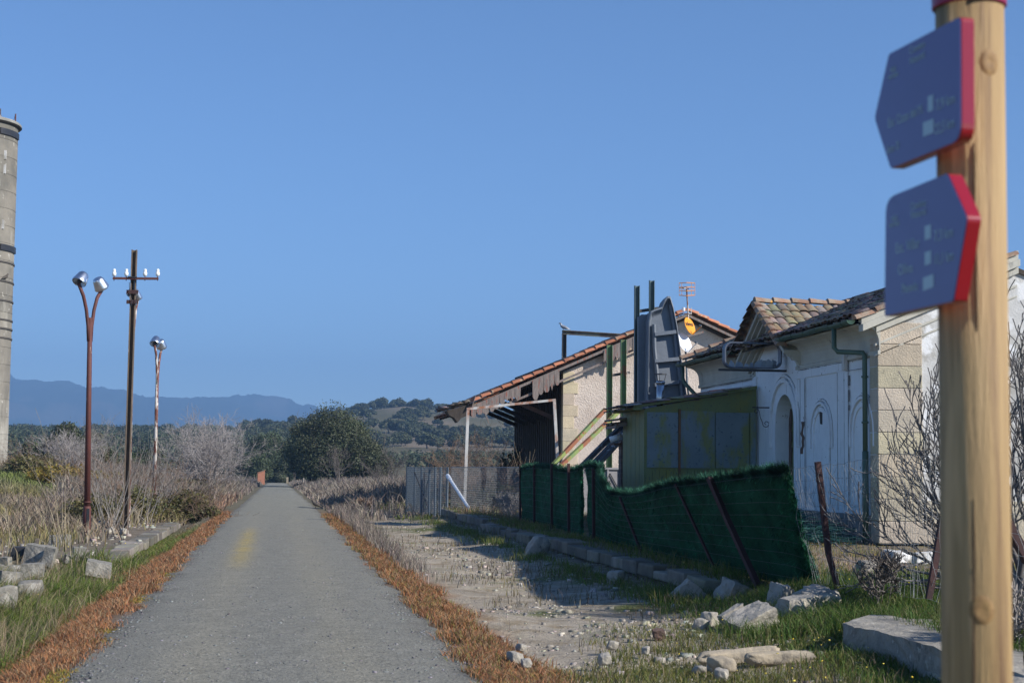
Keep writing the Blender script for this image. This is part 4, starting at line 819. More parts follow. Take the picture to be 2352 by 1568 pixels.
a = at(1878, 1060, 'Y', 18.7); rpost(at(1925, 1352, 'Y', 18.7), a, 'bent rusty post standing alone right of the green fence', .065, at(1903, 1270, 'Y', 18.7))
a = at(2165, 1190, 'Y', 16.0); rpost(at(2133, 1375, 'Y', 16.0), a, 'leaning rusty post in the grass just left of the wooden signpost', .06)
a = at(2300, 1175, 'Y', 14.5); rpost(at(2362, 1290, 'Y', 14.5), a, 'rusty diagonal post behind the signpost at the right picture edge', .09)
wf = empty('wire_mesh_fence', (6.8, 17, GZ), 'slack galvanised wire mesh fence between the bent post and the fig tree', 'fence'); ls = []
corners = [(1812, 1075, 1868, 1340, 19.0), (1880, 1070, 1920, 1345, 18.7), (1960, 1062, 1985, 1352, 17.8), (2040, 1040, 2060, 1365, 17.0), (2150, 1045, 2140, 1375, 16.0), (2352, 1050, 2352, 1460, 13.5)]
tops = [at(c[0], c[1], 'Y', c[4]) for c in corners]; bots_ = [at(c[2], c[3], 'Y', c[4]) for c in corners]
def wp_(f, s):
    i = min(int(f), len(corners)-2); q = f-i; a = lerp(bots_[i], bots_[i+1], q); b = lerp(tops[i], tops[i+1], q); w_ = vnoise(f*3, s*4, .6, 66)-.5
    return lerp(a, b, s)+np.array([w_*.12, 0, (vnoise(f*5+9, s*6, .7, 67)-.5)*.04])
NF = 90
for s in np.linspace(0, 1, 10): ls += [(wp_(5*i/NF, s), wp_(5*(i+1)/NF, s)) for i in range(NF)]
for f in np.linspace(0, 4.99, 62): ls += [(wp_(f+(vnoise(f*9, j, 1, 68)-.5)*.05, j/12), wp_(f+(vnoise(f*9, j+1, 1, 68)-.5)*.05, (j+1)/12)) for j in range(12)]
wires(ls, 'mesh', m_dwire2, wf, .0022)
# heap of green mesh by the station wall
p = at(1890, 1245, 'Z', GZ); hp = []
r_ = empty('green_mesh_heap', p, 'heap of loose blue green plastic mesh at the foot of the white wall', 'plastic mesh')
m_gm = mat('teal_mesh_mat', (.03, .12, .10, 1), (.02, .08, .07, 1), 3, .5, 0, 1); seg = []
c0 = at(1835, 1240, 'X', 10.2); c1 = at(1975, 1250, 'X', 11.0); cc = (c0+c1)/2
for i in range(900):
    a = rng.uniform(0, 2*np.pi); rr = math.sqrt(rng.uniform(0, 1)); x = 10.3+rr*math.cos(a)*.9; y = 32.6+rr*math.sin(a)*2.0; h_ = .62*(1-rr**2)*(.5+.5*rng.random())
    d = rng.normal(size=3)*[.35, .5, .08]; seg.append([x, y, GZ+h_, *(np.array([x, y, GZ+h_])+d), .009, .009])
twigs('mesh', seg, m_gm, r_, 3)
# ------------------------------------------------------------------ water tower
Yt = 115.; Rt = 3.3; e = at(15, 1072, 'Y', Yt); cx = e[0]-Rt; zt = at(30, 292, 'Y', Yt)[2]; bz = float(ground(cx, Yt))
wt = empty('water_tower', (cx, Yt, bz), 'tall round weathered concrete water tower banded with dark hoops at the left edge', 'tower')
m_tow = mat('tower_concrete_mat', (.25, .225, .185, 1), (.15, .14, .118, 1), .5, .95, .4, 5, c3=(.36, .34, .29, 1), s3=.5, lo3=.52, hi3=.66, stretch3=(1, 1, .35), c4=(.42, .40, .35, 1), s4=3.0, lo4=.66, hi4=.70, vcol=1)
k = MB(); lv = np.linspace(bz-1, zt, 22); Mt = Matrix.Translation((cx, Yt, 0))
for i in range(21): t_ = random.uniform(.86, 1.1); k.lathe([(Rt-.0, lv[i]), (Rt, lv[i+1]-.05), (Rt-.025, lv[i+1]-.045), (Rt-.025, lv[i+1]), (Rt, lv[i+1])], 72, Mt, col=(t_, t_, t_))
k.build('shaft', m_tow, wt)
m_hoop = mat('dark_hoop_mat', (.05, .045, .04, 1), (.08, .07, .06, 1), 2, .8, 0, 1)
def tz(py): return at(30, py, 'Y', Yt-2)[2]
k = MB().lathe([(Rt, zt-.05), (Rt+.22, zt), (Rt+.22, zt+.12), (Rt+.12, zt+.22), (0, zt+.30)], 72, Mt); k.build('rim', m_conc, wt)
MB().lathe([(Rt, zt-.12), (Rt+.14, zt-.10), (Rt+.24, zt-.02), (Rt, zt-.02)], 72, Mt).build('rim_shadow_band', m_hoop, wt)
for py in (600, 644, 688, 732, 752, 774): z = tz(py); MB().lathe([(Rt, z-.05), (Rt+.06, z-.05), (Rt+.06, z+.05), (Rt, z+.05)], 72, Mt).build('hoop', m_hoop, wt)
for py, ang0 in ((300, -.72), (565, -.62)):
    z = tz(py); k = MB(); th = np.linspace(ang0, ang0+.75, 12)
    for a, b in zip(th[:-1], th[1:]):
        k.add([(cx+(Rt+d)*math.cos(t_), Yt+(Rt+d)*math.sin(t_), z+h_) for t_ in (a, b) for d in (.0, .10) for h_ in (-.25, .15)], [(0, 1, 3, 2), (4, 6, 7, 5), (2, 3, 7, 6), (1, 5, 7, 3), (0, 2, 6, 4)])
    k.build('vent_slot', m_black, wt)
for py in (355, 388, 515): z = tz(py); a = -.55; MB().box((cx+(Rt+.0)*math.cos(a)-.1, Yt+Rt*math.sin(a)-.1, z-.3), (cx+Rt*math.cos(a)+.06, Yt+Rt*math.sin(a)+.1, z+.3)).build('pale_repair', m_plast, wt)
k = MB(); z0_ = tz(1072); z1_ = tz(888); a = -1.95; k.box((cx+Rt*math.cos(-1.12)-1.2, Yt-Rt*.93-.06, z0_-2), (cx+Rt*math.cos(-1.12)-.05, Yt-Rt*.75, z1_)); k.build('doorway_recess', m_hoop, wt)
def tpx(px, py): return at(px, py, 'Y', Yt)
k = MB(); k.tube([tpx(35, 300), tpx(36, 262)], .05, 6); k.tube([tpx(39, 300), tpx(40, 281)], .05, 6); k.tube([tpx(25, 280), tpx(31, 290)], .05, 5); k.tube([tpx(25, 281), tpx(30, 283), tpx(35, 265)], .015, 4); k.build('rusty_mast', m_rust, wt)
k = MB(); k.tube([tpx(0, 295), tpx(1, 250)], .05, 6); k.tube([tpx(-6, 262), tpx(4, 266)], .03, 4); k.tube([tpx(-6, 272), tpx(4, 276)], .03, 4); k.build('aerial', m_dkst, wt)
# ------------------------------------------------------------------ birds
def bird(name, p, s, heading, label, m_, pose=.25):
    h = np.array([math.cos(heading), math.sin(heading), 0]); up_ = np.array([0, 0, 1.]); p = np.array(p, float)
    pts = [p+h*s*a+up_*s*b for a, b in ((-.62, .16), (-.45, .22), (-.2, .34), (.05, .42), (.22, .52), (.27, .66), (.33, .76), (.40, .76), (.50, .73))]
    o = MB().tube(pts, [r*s for r in (.03, .07, .15, .18, .13, .085, .09, .06, .012)], 10)
    for sd in (-1, 1): q = np.cross(h, up_)*sd*.06*s; o.tube([p+q+up_*.25*s, p+q*1.1+h*.02*s+up_*.0], .014*s, 4); o.tube([p+q*1.1, p+q*1.3+h*.12*s], .010*s, 4)
    return tag(o.build(name, m_, smooth=True), label, 'bird')
m_pig = mat('pigeon_mat', (.30, .32, .36, 1), (.14, .15, .18, 1), 6, .6, 0, 1, c3=(.62, .64, .68, 1), s3=5, lo3=.55, hi3=.6); m_blk = mat('dark_bird_mat', (.05, .045, .04, 1), (.09, .07, .05, 1), 8, .7, 0, 1)
p = at(1295, 761, 'Y', 83); bird('pigeon', p, .55, math.pi*.9, 'grey pigeon perched on the corner of the rusty steel portal', m_pig)
a = -1.05; z = tz(600)+.03; bird('pigeon', (cx+(Rt+.05)*math.cos(a), Yt+(Rt+.05)*math.sin(a), z), .6, 0.2, 'pale pigeon resting on the upper hoop of the water tower', m_dwht)
z = tz(644)+.03; a = -.45; bird('pigeon', (cx+(Rt+.1)*math.cos(a), Yt+(Rt+.1)*math.sin(a), z), .6, 1.0, 'dark pigeon resting on the second hoop of the water tower', m_blk)
p = at(725, 1165, 'Z', .01); bird('small_bird', (p[0], p[1], float(pathz(p[1]))+.01), .42, 2.9, 'small dark bird standing on the gravel path', m_blk)
# ------------------------------------------------------------------ lamps and utility pole
def lamp(base, H_, spreadv, label, m_, r0=.085, hatch=False, lean=(0, 0), hs=1.0):
    base = np.array(base, float); r_ = empty('double_street_lamp', base, label, 'street lamp', 'old double headed lamp posts')
    sv = np.array([*spreadv, 0]); topc = base+np.array([*lean, H_]); bl = lambda t_: base+(topc-base)*t_
    k = MB().tube([bl(0)-[0, 0, .2], bl(.11), bl(.115)], [r0*1.35, r0*1.35, r0*1.2], 14); k.tube([bl(.11), bl(.55), bl(.83)], [r0*1.1, r0*.9, r0*.8], 14); k.tube([bl(.128), bl(.133)], [r0*1.45, r0*1.45], 14); k.build('pole', m_, r_, smooth=True)
    if hatch: b = bl(.075); MB().box((b[0]-.0, b[1]-r0*1.42, b[2]-.22), (b[0]+r0*.9, b[1]-r0*.9, b[2]+.2)).build('hatch_opening', m_black, r_)
    for s in (-1, 1):
        pts = [bl(.74)+sv*s*.06, bl(.80)+sv*s*.10, bl(.86)+sv*s*.20, bl(.91)+sv*s*.36, bl(.955 if s < 0 else .945)+sv*s*.62]
        arm = MB().tube(pts, [r0*.62]*5, 10).build('arm', m_, r_, smooth=True)
        d = sv*s/np.linalg.norm(sv); ax = Vector((-d[0]*.75, -d[1]*.75, 1)).normalized(); xx = Vector((-d[1], d[0], 0)).normalized(); yy = ax.cross(xx)
        M = Matrix.Translation(Vector(pts[-1]+np.array([0, 0, .02]))) @ Matrix((xx, yy, ax)).transposed().to_4x4()
        hd = MB().lathe([(.19*hs, .0), (.20*hs, .03), (.19*hs, .06), (.15*hs, .24), (.12*hs, .29), (.05, .31), (0, .312)], 20, M, sy=1.0); hd.lathe([(.19*hs, .0), (.17*hs, .03), (.13*hs, .22), (0, .25)], 20, M); hd.build('lamp_head', m_alu, r_, smooth=True)
        MB().lathe([(0, -.02), (.05, .0), (.06, .08), (.03, .16), (.03, .24)], 12, M).build('bulb', m_black, r_, smooth=True)
    return r_
lz = -.1
p = at(199, 1232, 'Z', lz); t_ = at(208, 640, 'Y', p[1]); lamp(p, at(205, 628, 'Y', p[1])[2]-lz, (.40, .50), 'tall dark red double street lamp nearest the rubble blocks', m_rust, .070, True, (t_[0]-p[0], 0), .92)
p2 = at(352, 1188, 'Z', lz); t_ = at(364, 780, 'Y', p2[1]); lamp(p2, at(363, 775, 'Y', p2[1])[2]-lz, (.16, .55), 'flaking rusty and white double street lamp right of the utility pole', m_rust2, .066, False, (t_[0]-p2[0], 0), .9)
p3 = at(294, 1208, 'Z', lz); t_ = at(309, 660, 'Y', p3[1]); lamp(p3, at(309, 648, 'Y', p3[1])[2]-lz-.1, (.17, .3), 'double street lamp mostly hidden behind the utility pole', m_rust2, .045, False, (t_[0]-p3[0], 0), .62)
YU = 45.0; up_ = empty('utility_pole', at(288, 1213, 'Y', YU), 'weathered brown utility pole with rusty crossarm and four white insulators', 'utility pole')
m_upole = mat('weathered_pole_mat', (.17, .12, .085, 1), (.12, .095, .07, 1), 4, .85, .4, 30, c3=(.42, .40, .36, 1), s3=2.5, lo3=.66, hi3=.70, stretch3=(6, 6, .8))
a = at(288, 1222, 'Y', YU); b = at(309, 574, 'Y', YU); MB().ubeam(a, b, .15, .15, .03, up=(0, 1, 0)).build('pole', m_upole, up_)
ca = at(259, 639, 'Y', YU-.12); cb = at(364, 640, 'Y', YU-.12); MB().bar(ca, cb, .07, .06).build('crossarm', m_rust, up_); MB().bar(at(294, 636, 'Y', YU-.14), at(315, 637, 'Y', YU-.14), .09, .03).build('arm_plate', m_black, up_)
for px in (262, 290, 333, 362):
    q = at(px, 638, 'Y', YU-.12); M = Matrix.Translation(Vector(q)); o = MB().lathe([(0, .04), (.035, .045), (.055, .085), (.055, .145), (.036, .155), (.042, .18), (.042, .215), (.03, .235), (0, .24)], 14, M).build('insulator', m_porc, up_, smooth=True); MB().tube([q-[0, 0, .08], q+[0, 0, .06]], .012, 6).build('pin', m_rust, o)
for py in (671, 694): q = at(305, py, 'Y', YU-.02); MB().bar(q-[.16, .07, 0], q+[.15, -.07, 0], .05, .10).build('clamp', m_post, up_)
k = MB(); k.box(tuple(at(307, 668, 'Y', YU)-[.0, .05, 0]), tuple(at(313, 640, 'Y', YU)+[0, .05, 0])); k.build('junction_box', m_galv, up_)
k = MB(); k.tube([at(297, 648, 'Y', YU-.15), at(298, 675, 'Y', YU-.15), at(303, 690, 'Y', YU-.15), at(300, 706, 'Y', YU-.15)], .008, 4); k.tube([at(316, 680, 'Y', YU-.15), at(311, 690, 'Y', YU-.15), at(315, 700, 'Y', YU-.15)], .008, 4); k.build('loose_cable', m_black, up_)
# ------------------------------------------------------------------ stones and kerbs
def rock(name, c, size, rot, m_, label, cat='stone', group=None, rough_=.10, boxy=.6, sub=3):
    """rounded irregular block"""
    import bmesh
    bm = bmesh.new(); bmesh.ops.create_cube(bm, size=2.0); bmesh.ops.subdivide_edges(bm, edges=bm.edges[:], cuts=2**sub-1, use_grid_fill=True)
    V = np.array([v.co[:] for v in bm.verts]); sph = V/np.linalg.norm(V, axis=1, keepdims=True)*1.25; V = V*boxy+sph*(1-boxy)
    sh = rng.uniform(-.22, .22, (3, 3))*(.4 if boxy > .75 else 1); np.fill_diagonal(sh, 1); V = V @ sh; s1, s2 = rng.uniform(0, 50, 2)
    f = 1+rough_*2*(vnoise(V[:, 0]*1.3+V[:, 2]+s1, V[:, 1]*1.3-V[:, 2]+s2, .9, 71)-.5)+rough_*(vnoise(V[:, 0]*2+s2, V[:, 1]*2+V[:, 2]*2, .5, 72)-.5)
    V = V*f[:, None]*np.array(size)/2
    R = (Matrix.Rotation(rot[2], 3, 'Z') @ Matrix.Rotation(rot[1], 3, 'Y') @ Matrix.Rotation(rot[0], 3, 'X')); V = V @ np.array(R).T
    for v, q in zip(bm.verts, V): v.co = q
    me = bpy.data.meshes.new(name); bm.to_mesh(me); bm.free(); me.polygons.foreach_set('use_smooth', [boxy < .75]*len(me.polygons)); me.materials.append(m_)
    o = bpy.data.objects.new(name, me); S.collection.objects.link(o); o.location = Vector([float(a) for a in c]); return tag(o, label, cat, group)
def kerb_wall(name, y0, y1, xe, zt, zb_, label, near=None, dep=.45, courses=2, out=-1, bl=.95):
    k = MB(); n = max(1, int((y1-y0)/bl))
    for i in range(n):
        a = y0+(y1-y0)*i/n; b = y0+(y1-y0)*(i+1)/n; j = lambda s: random.uniform(-s, s); t_ = random.uniform(.6, 1.3)
        xo = xe+j(.03); k.box((min(xo, xo-out*dep), a+.012+j(.008), zt-.20+j(.004)), (max(xo, xo-out*dep), b-.012, zt+j(.03)-(.06 if random.random() < .12 else 0)), (t_, t_*random.uniform(.95, 1.03), t_*random.uniform(.86, 1)), jit=.010)
    y = y0
    while y < y1-.1:
        L_ = random.uniform(.4, .8); ye = min(y+L_, y1-.03); t_ = random.uniform(.6, 1.0); xo = xe-out*(.07+random.uniform(0, .03)); k.box((min(xo, xo-out*.4), y+.008, zb_), (max(xo, xo-out*.4), ye-.008, zt-.215), (t_, t_*.96, t_*.9)); y = ye
    return tag(k.build(name, m_kerb, bevel=.025), label, 'kerb wall')
kerb_wall('platform_kerb', 31.3, 52.6, -2.90, -.07, -.7, 'straight old platform kerb of grey stone left of the path', out=1, dep=.42)
kerb_wall('platform_kerb', 20.7, 33.8, 5.42, GZ+.0, -.3, 'dark stone platform kerb running below the big green fence')
kerb_wall('platform_kerb', 34.0, 35.2, 5.20, GZ+.02, -.3, 'short displaced kerb corner in front of the fence gap')
kerb_wall('platform_kerb', 35.6, 44.5, 5.45, GZ-.05, -.3, 'shaded stretch of stone kerb below the short green fence')
kerb_wall('platform_kerb', 44.6, 56.4, 5.55, GZ+.02, -.3, 'sunlit topped far end of the stone platform kerb by the chain link fence', dep=.55)
# broken slab at right foreground
m_slab = mat('worn_slab_mat', (.33, .30, .25, 1), (.22, .20, .17, 1), 4, .95, .9, 24, c3=(.10, .095, .085, 1), s3=3.2, lo3=.56, hi3=.70, c4=(.42, .39, .33, 1), s4=12, lo4=.62, hi4=.68)
def slab(pts, z0, z1, name, label, m_=m_slab, jit=.02, cat='slab'):
    import bmesh
    bm = bmesh.new(); n = len(pts); vb = [bm.verts.new((p[0], p[1], z0)) for p in pts]; vt = [bm.verts.new((p[0], p[1], z1+random.uniform(-jit, jit))) for p in pts]
    bm.faces.new(vb[::-1]); bm.faces.new(vt)
    for i in range(n): bm.faces.new((vb[i], vb[(i+1) % n], vt[(i+1) % n], vt[i]))
    bmesh.ops.triangulate(bm, faces=bm.faces[:]); bmesh.ops.subdivide_edges(bm, edges=bm.edges[:], cuts=5, use_grid_fill=True)
    c = np.mean(pts, 0)
    for v in bm.verts:
        a = float(vnoise(v.co.x+v.co.z, v.co.y, .22, 81))-.5; b = float(vnoise(v.co.x, v.co.y+v.co.z*2, .09, 82))-.5; v.co.x += a*.06+b*.03; v.co.y += a*.05; v.co.z += b*.022*(1 if v.co.z > z1-.05 else 0)
    me = bpy.data.meshes.new(name); bm.to_mesh(me); bm.free(); me.materials.append(m_); o = bpy.data.objects.new(name, me); S.collection.objects.link(o); return tag(o, label, cat)
P = lambda x, y, z=GZ: at(x, y, 'Z', z)[:2]
slab([P(1937, 1430), P(2000, 1415), P(2160, 1430), P(2352, 1470), P(2352, 1560), P(2140, 1492), P(2040, 1456), P(1985, 1442)], -.14, GZ+.01, 'broken_platform_slab', 'broken concrete platform slab edge beside the wooden signpost')
slab([P(2300, 1525), P(2380, 1530), P(2420, 1620), P(2300, 1600)], -.2, GZ, 'concrete_block', 'concrete block at the lower right corner behind the signpost')
def R3(s=.5): return (rng.uniform(-s, s), rng.uniform(-s, s), rng.uniform(-1, 1))
def rk(px, py, wpx, hpx, dz=0, z=0.0, m_=None, label='', rot=None, boxy=.7, ra=.10, deep=1.0, name='stone_block', cat='stone block'):
    """stone standing where the picture shows its foot; width and height in picture pixels"""
    q = at(px, py, 'Z', z); sc = q[1]/F_PX; w_, h_ = wpx*sc, hpx*sc
    return rock(name, (q[0], q[1]+w_*.3*deep, z+h_*.34+dz), (w_, w_*deep, h_*1.2), rot or R3(.18), m_ or m_rock, label, cat, boxy=boxy, rough_=ra)
# right side rubble
rk(1238, 1272, 46, 42, z=0, label='rounded boulder at the end of the kerb below the fence gap', boxy=.35, rot=(.2, .5, .3), m_=m_rock)
rk(1222, 1285, 26, 36, z=-.05, label='flat stone leaning against the rounded boulder', boxy=.8, rot=(.1, .5, .2), deep=.6)
rk(1418, 1335, 40, 26, z=0, label='pale shaded rock at the foot of the dark platform kerb', boxy=.6, name='rock', cat='rock')
rk(1582, 1385, 60, 50, z=.0, label='tilted grey slab standing at the end of the dark kerb', boxy=.85, rot=(.1, .7, .1), deep=.5)
rk(1690, 1378, 74, 44, z=.05, label='large tilted stone block in the shade of the green fence', boxy=.8, rot=(.2, .35, .5), deep=.7)
rk(1795, 1400, 52, 62, z=.1, label='upright block with a small stone on its top under the fence end', boxy=.8, rot=(.05, .2, .6), deep=.8)
rk(1835, 1405, 80, 36, z=.15, label='layered pale slab beside the upright block', boxy=.85, rot=(.05, -.05, .3), deep=.8)
rk(1880, 1400, 90, 46, z=.14, label='rough white crumbling rubble mass under the fence corner', boxy=.4, ra=.35, rot=(.1, .1, .2), name='rubble_mass', cat='rubble')
rk(1730, 1440, 104, 40, z=.05, label='long angular sunlit block lying on the grass slope', boxy=.9, rot=(.25, -.42, .25), deep=.6)
rk(1683, 1418, 62, 22, z=.12, label='thin stone beam behind the long angular block', boxy=.9, rot=(.1, -.45, .3), deep=.3)
rk(1632, 1438, 30, 34, z=.0, label='small upright white stone left of the long angular block', boxy=.6)
rk(1612, 1442, 26, 22, z=.0, label='low jagged white stone left of the small upright one', boxy=.5)
rk(1985, 1332, 36, 50, z=.2, label='bluish white stone half hidden in dry stems', boxy=.5, rot=(.1, .3, .2))
rk(2068, 1288, 66, 24, z=GZ, m_=m_plast, label='white painted block under the fig branches', boxy=.9, rot=(.1, .1, .4), deep=.8)
rk(2125, 1292, 48, 26, z=GZ, m_=m_plast, label='white square block left of the signpost', boxy=.97, rot=(0, 0, .1), deep=.7)
# curved broken stones lying in front
def curved(pts, r, label, zz_=None):
    k = MB(); P3 = []
    for px, py, s in pts: q = at(px, py, 'Z', .02); P3.append((q[0], q[1], -.02+s*.08))
    k.tube(P3, [r*s for _, _, s in pts], 10); o = k.build('curved_stone', m_pale, smooth=True)
    tx = bpy.data.textures.new('cl', 'CLOUDS'); tx.noise_scale = .16; sb = o.modifiers.new('s', 'SUBSURF'); sb.levels = 2; sb.render_levels = 2; d = o.modifiers.new('d', 'DISPLACE'); d.texture = tx; d.strength = .09
    return tag(o, label, 'stone', 'broken curved stones on the grass')
m_pale = mat('pale_worn_stone_mat', (.40, .33, .235, 1), (.28, .24, .18, 1), 6, .9, .8, 22, c3=(.15, .13, .11, 1), s3=5, lo3=.55, hi3=.68)
rk(1700, 1513, 190, 22, z=0, m_=m_pale, label='long pale broken stone, the rear one of two lying on the grass', boxy=.72, rot=(.2, -.02, .22), deep=.16, ra=.14, name='long_stone')
rk(1795, 1521, 150, 26, z=0, m_=m_pale, label='tan stone with a rounded end, the front one lying on the grass', boxy=.45, rot=(.1, .03, .05), deep=.22, ra=.16, name='long_stone')
rk(1662, 1535, 44, 28, z=0, m_=m_pale, label='short rounded stone end below the rear curved stone', boxy=.3)
for i, (x, y, s, lb) in enumerate(((1640, 1538, 26, 'small whitish stone at the foot of the curved stones'), (1608, 1543, 22, 'small whitish stone furthest left of the curved stones'), (1660, 1556, 30, 'flat cracked white stone in front of the curved stones'), (1390, 1520, 26, 'crumpled white rubbish like lump on the gravel'), (1198, 1492, 20, 'round pebble beside a lump on the pale gravel'), (1185, 1518, 30, 'pale lump of limestone on the gravel edge'), (1408, 1488, 24, 'small grey rock on the mossy gravel'), (1210, 1528, 22, 'pale stone in grass near the orange weeds'), (2162, 1560, 22, 'white stone just left of the post foot'), (1300, 1268, 22, 'tan stone at the tip of the sunlit gap in the shadow'), (1484, 1497, 18, 'brown stone on the yellow moss'), (1515, 1462, 26, 'reddish brick fragment in the shaded grass'))):
    rk(x, y, s, s*.7, z=-.02, m_=m_hole if 'brick' in lb else m_rock, label=lb, boxy=.9 if 'brick' in lb else .5, name='rock', cat='rock')
# left side blocks
z = -.2
m_blk2 = mat('old_concrete_block_mat', (.24, .225, .195, 1), (.15, .14, .12, 1), 5, .95, .9, 22, c3=(.36, .335, .29, 1), s3=3, lo3=.5, hi3=.62, c4=(.10, .11, .10, 1), s4=16, lo4=.62, hi4=.70)
BL = [(88, 1290, 74, 48, 'long pale concrete block tilted at the back of the left rubble'), (112, 1292, 32, 44, 'upright end block touching the long tilted block', ), (136, 1258, 50, 38, 'squarish grey block lying apart behind the others'), (18, 1342, 58, 38, 'pale square block at the left picture edge'), (72, 1330, 62, 46, 'square pale block with a broken face in the front row'), (66, 1362, 66, 34, 'white topped stone leaning in the grass'), (10, 1395, 60, 60, 'big grey rounded stone cut by the left picture edge'), (12, 1296, 28, 22, 'small white block on moss at the left edge'), (225, 1315, 68, 32, 'loose kerb block turned out of line at the platform end'), (182, 1288, 36, 40, 'weathered stump like block below the first lamp'), (30, 1312, 58, 18, 'low flat stone in the left rubble'), (160, 1290, 30, 20, 'low rounded grey rock beside the stump like block'), (4, 1318, 22, 26, 'cream block cut by the frame at far left')]
for b_ in BL: rk(b_[0], b_[1], b_[2]*.80, b_[3]*.80, z=-.13, label=b_[4], boxy=.98 if 'block' in b_[4] else .55, rot=(rng.uniform(-.1, .1), rng.uniform(-.02, .25), rng.uniform(-.5, .5)), deep=.7, ra=.05, m_=m_blk2)
q = at(92, 1293, 'Z', -.2); MB().prism([(q[0]-.33, q[1]-.3, -.2), (q[0]-.05, q[1]-.3, -.2), (q[0]-.05, q[1]-.3, .12), (q[0]-.28, q[1]-.3, .12)], (0, .25, 0))
o = MB().prism([at(80, 1290, 'Z', -.2)+[0, -.4, 0], at(112, 1290, 'Z', -.2)+[0, -.4, 0]][0:1]*0+[(q[0]-.55, q[1]-.5, -.22), (q[0]-.15, q[1]-.5, -.22), (q[0]-.17, q[1]-.5, .12), (q[0]-.42, q[1]-.5, .13)], (0, .22, 0)).build('black_plastic_block', m_black, bevel=.02); tag(o, 'black plastic block leaning on the long pale concrete block', 'plastic block')
for px, py, s in ((385, 1205, 16), (400, 1208, 18), (418, 1206, 14)): pass
for i, (px, py, s) in enumerate(((225, 1222, 22), (240, 1218, 26), (252, 1226, 18), (285, 1228, 18))): rk(px, py, s, s*.8, z=-.1, label=['leftmost cream rubble lump right of the first lamp foot', 'tallest cream rubble lump in the heap by the first lamp', 'small cream lump at the right of the lamp side heap', 'grey lump lying alone near the utility pole foot'][i], boxy=.3, ra=.25, name='rock', cat='rock')
# small loose stones (uncountable)
def pebbles(name, P3, sizes, m_, label, kind='stuff', cat='stones'):
    base = np.array([[-1,-1,-1],[1,-1,-1],[1,1,-1],[-1,1,-1],[-1,-1,1],[1,-1,1],[1,1,1],[-1,1,1]])*.5
    F_ = np.array([(0,3,2,1),(4,5,6,7),(0,1,5,4),(1,2,6,5),(2,3,7,6),(3,0,4,7)]); n = len(P3)
    V = base[None]*sizes[:, None, None]*rng.uniform(.4, 1.2, (n, 1, 3))+rng.normal(size=(n, 8, 3))*sizes[:, None, None]*.14
    a = rng.uniform(0, 6.3, n); ca, sa = np.cos(a)[:, None], np.sin(a)[:, None]; X = V[:, :, 0]*ca-V[:, :, 1]*sa; Y = V[:, :, 0]*sa+V[:, :, 1]*ca; V = np.stack([X, Y, V[:, :, 2]*.7], -1)+P3[:, None, :]
    o = mesh_np(name, V.reshape(-1, 3), (F_[None]+np.arange(n)[:, None, None]*8).reshape(-1, 4), m_, col=np.repeat(rng.uniform(.6, 1.5, (n, 1))*np.array([[1, 1, 1.]])*(1+rng.uniform(-.1, .1, (n, 3))), 8, 0)); return tag(o, label, cat, kind=kind)
def scatter(n, x0, x1, y0, y1, dens=None, ypow=1.0, z0=0):
    u = rng.random(n); y = y0*(y1/y0)**(u**ypow); x = rng.uniform(x0, x1, n)
    if dens is not None: k_ = rng.random(n) < dens(x, y); x, y = x[k_], y[k_]
    return np.stack([x, y, ground(x, y)+z0], 1)
m_peb = mat('loose_stone_mat', (.34, .31, .26, 1), (.23, .21, .18, 1), 4, .95, .3, 20, vcol=1)
m_pebg = mat('grey_chipping_mat', (.20, .20, .195, 1), (.13, .13, .13, 1), 8, .9, 0, 1, vcol=1)
p = scatter(15000, 2.1, 5.5, 10, 55, lambda x, y: .15+.85*(vnoise(x, y, .8, 91) > .6)); pebbles('loose_stones', p, .012+.05*rng.random(len(p))**5, m_peb, 'pale loose stones strewn over the dirt strip right of the path')
p = scatter(600, 3.2, 5.2, 13, 40, lambda x, y: vnoise(x, y, 1.4, 92)); pebbles('rubble_stones', p, .03+.09*rng.random(len(p))**3, m_peb, 'fist sized rubble stones below the platform kerb')
p = scatter(900, -6.5, -2.9, 24, 52, lambda x, y: vnoise(x, y, 1.4, 93)); pebbles('left_rubble_stones', p, .03+.10*rng.random(len(p))**2, m_peb, 'small rubble stones around the left concrete blocks')
x = rng.uniform(-1.75, 1.75, 26000); y = 11.5*(45/11.5)**rng.random(26000); k_ = rng.random(26000) < .35+.65*(np.abs(x) > 1.35); x, y = x[k_], y[k_]
p = np.stack([x, y, pathz(y)+.015*(1-(x/1.65)**2)-.004-.03*(np.abs(x)/1.65)**8], 1); pebbles('gravel_chippings', p, .007+.020*rng.random(len(p))**4, m_pebg, 'grey gravel chippings lying loose on the path', cat='gravel')
# ------------------------------------------------------------------ grasses
m_gr = mat('grass_mat', (1, 1, 1, 1), (.8, .85, .8, 1), 3, .7, 0, 1, vcol=1, trans=.3, spec=.3)
m_dry = mat('dry_stem_mat', (1, 1, 1, 1), (.8, .78, .78, 1), 3, .85, 0, 1, vcol=1, trans=.12, spec=.2)
def tints(n, pal, w_=None): return np.array(pal)[rng.choice(len(pal), n, p=w_)]
GREEN = [[.14, .19, .032], [.10, .15, .03], [.19, .20, .05], [.25, .22, .10]]; OR = [[.40, .165, .07], [.32, .14, .065], [.44, .24, .12], [.25, .165, .095], [.19, .11, .07], [.30, .22, .13]]; DRY = [[.27, .225, .175], [.20, .165, .135], [.36, .305, .225], [.15, .12, .10]]; GREYD = [[.26, .222, .185], [.20, .17, .145], [.31, .265, .215], [.155, .13, .11]]
YEL = [[.36, .27, .05], [.30, .25, .06], [.24, .21, .05], [.38, .20, .06]]; MOSS = [[.13, .15, .03], [.18, .17, .05], [.24, .20, .07], [.09, .12, .03]]
edge = lambda x, y: 1.78+.22*(vnoise(y*0+1, y, 1.7, 101)-.5)*2
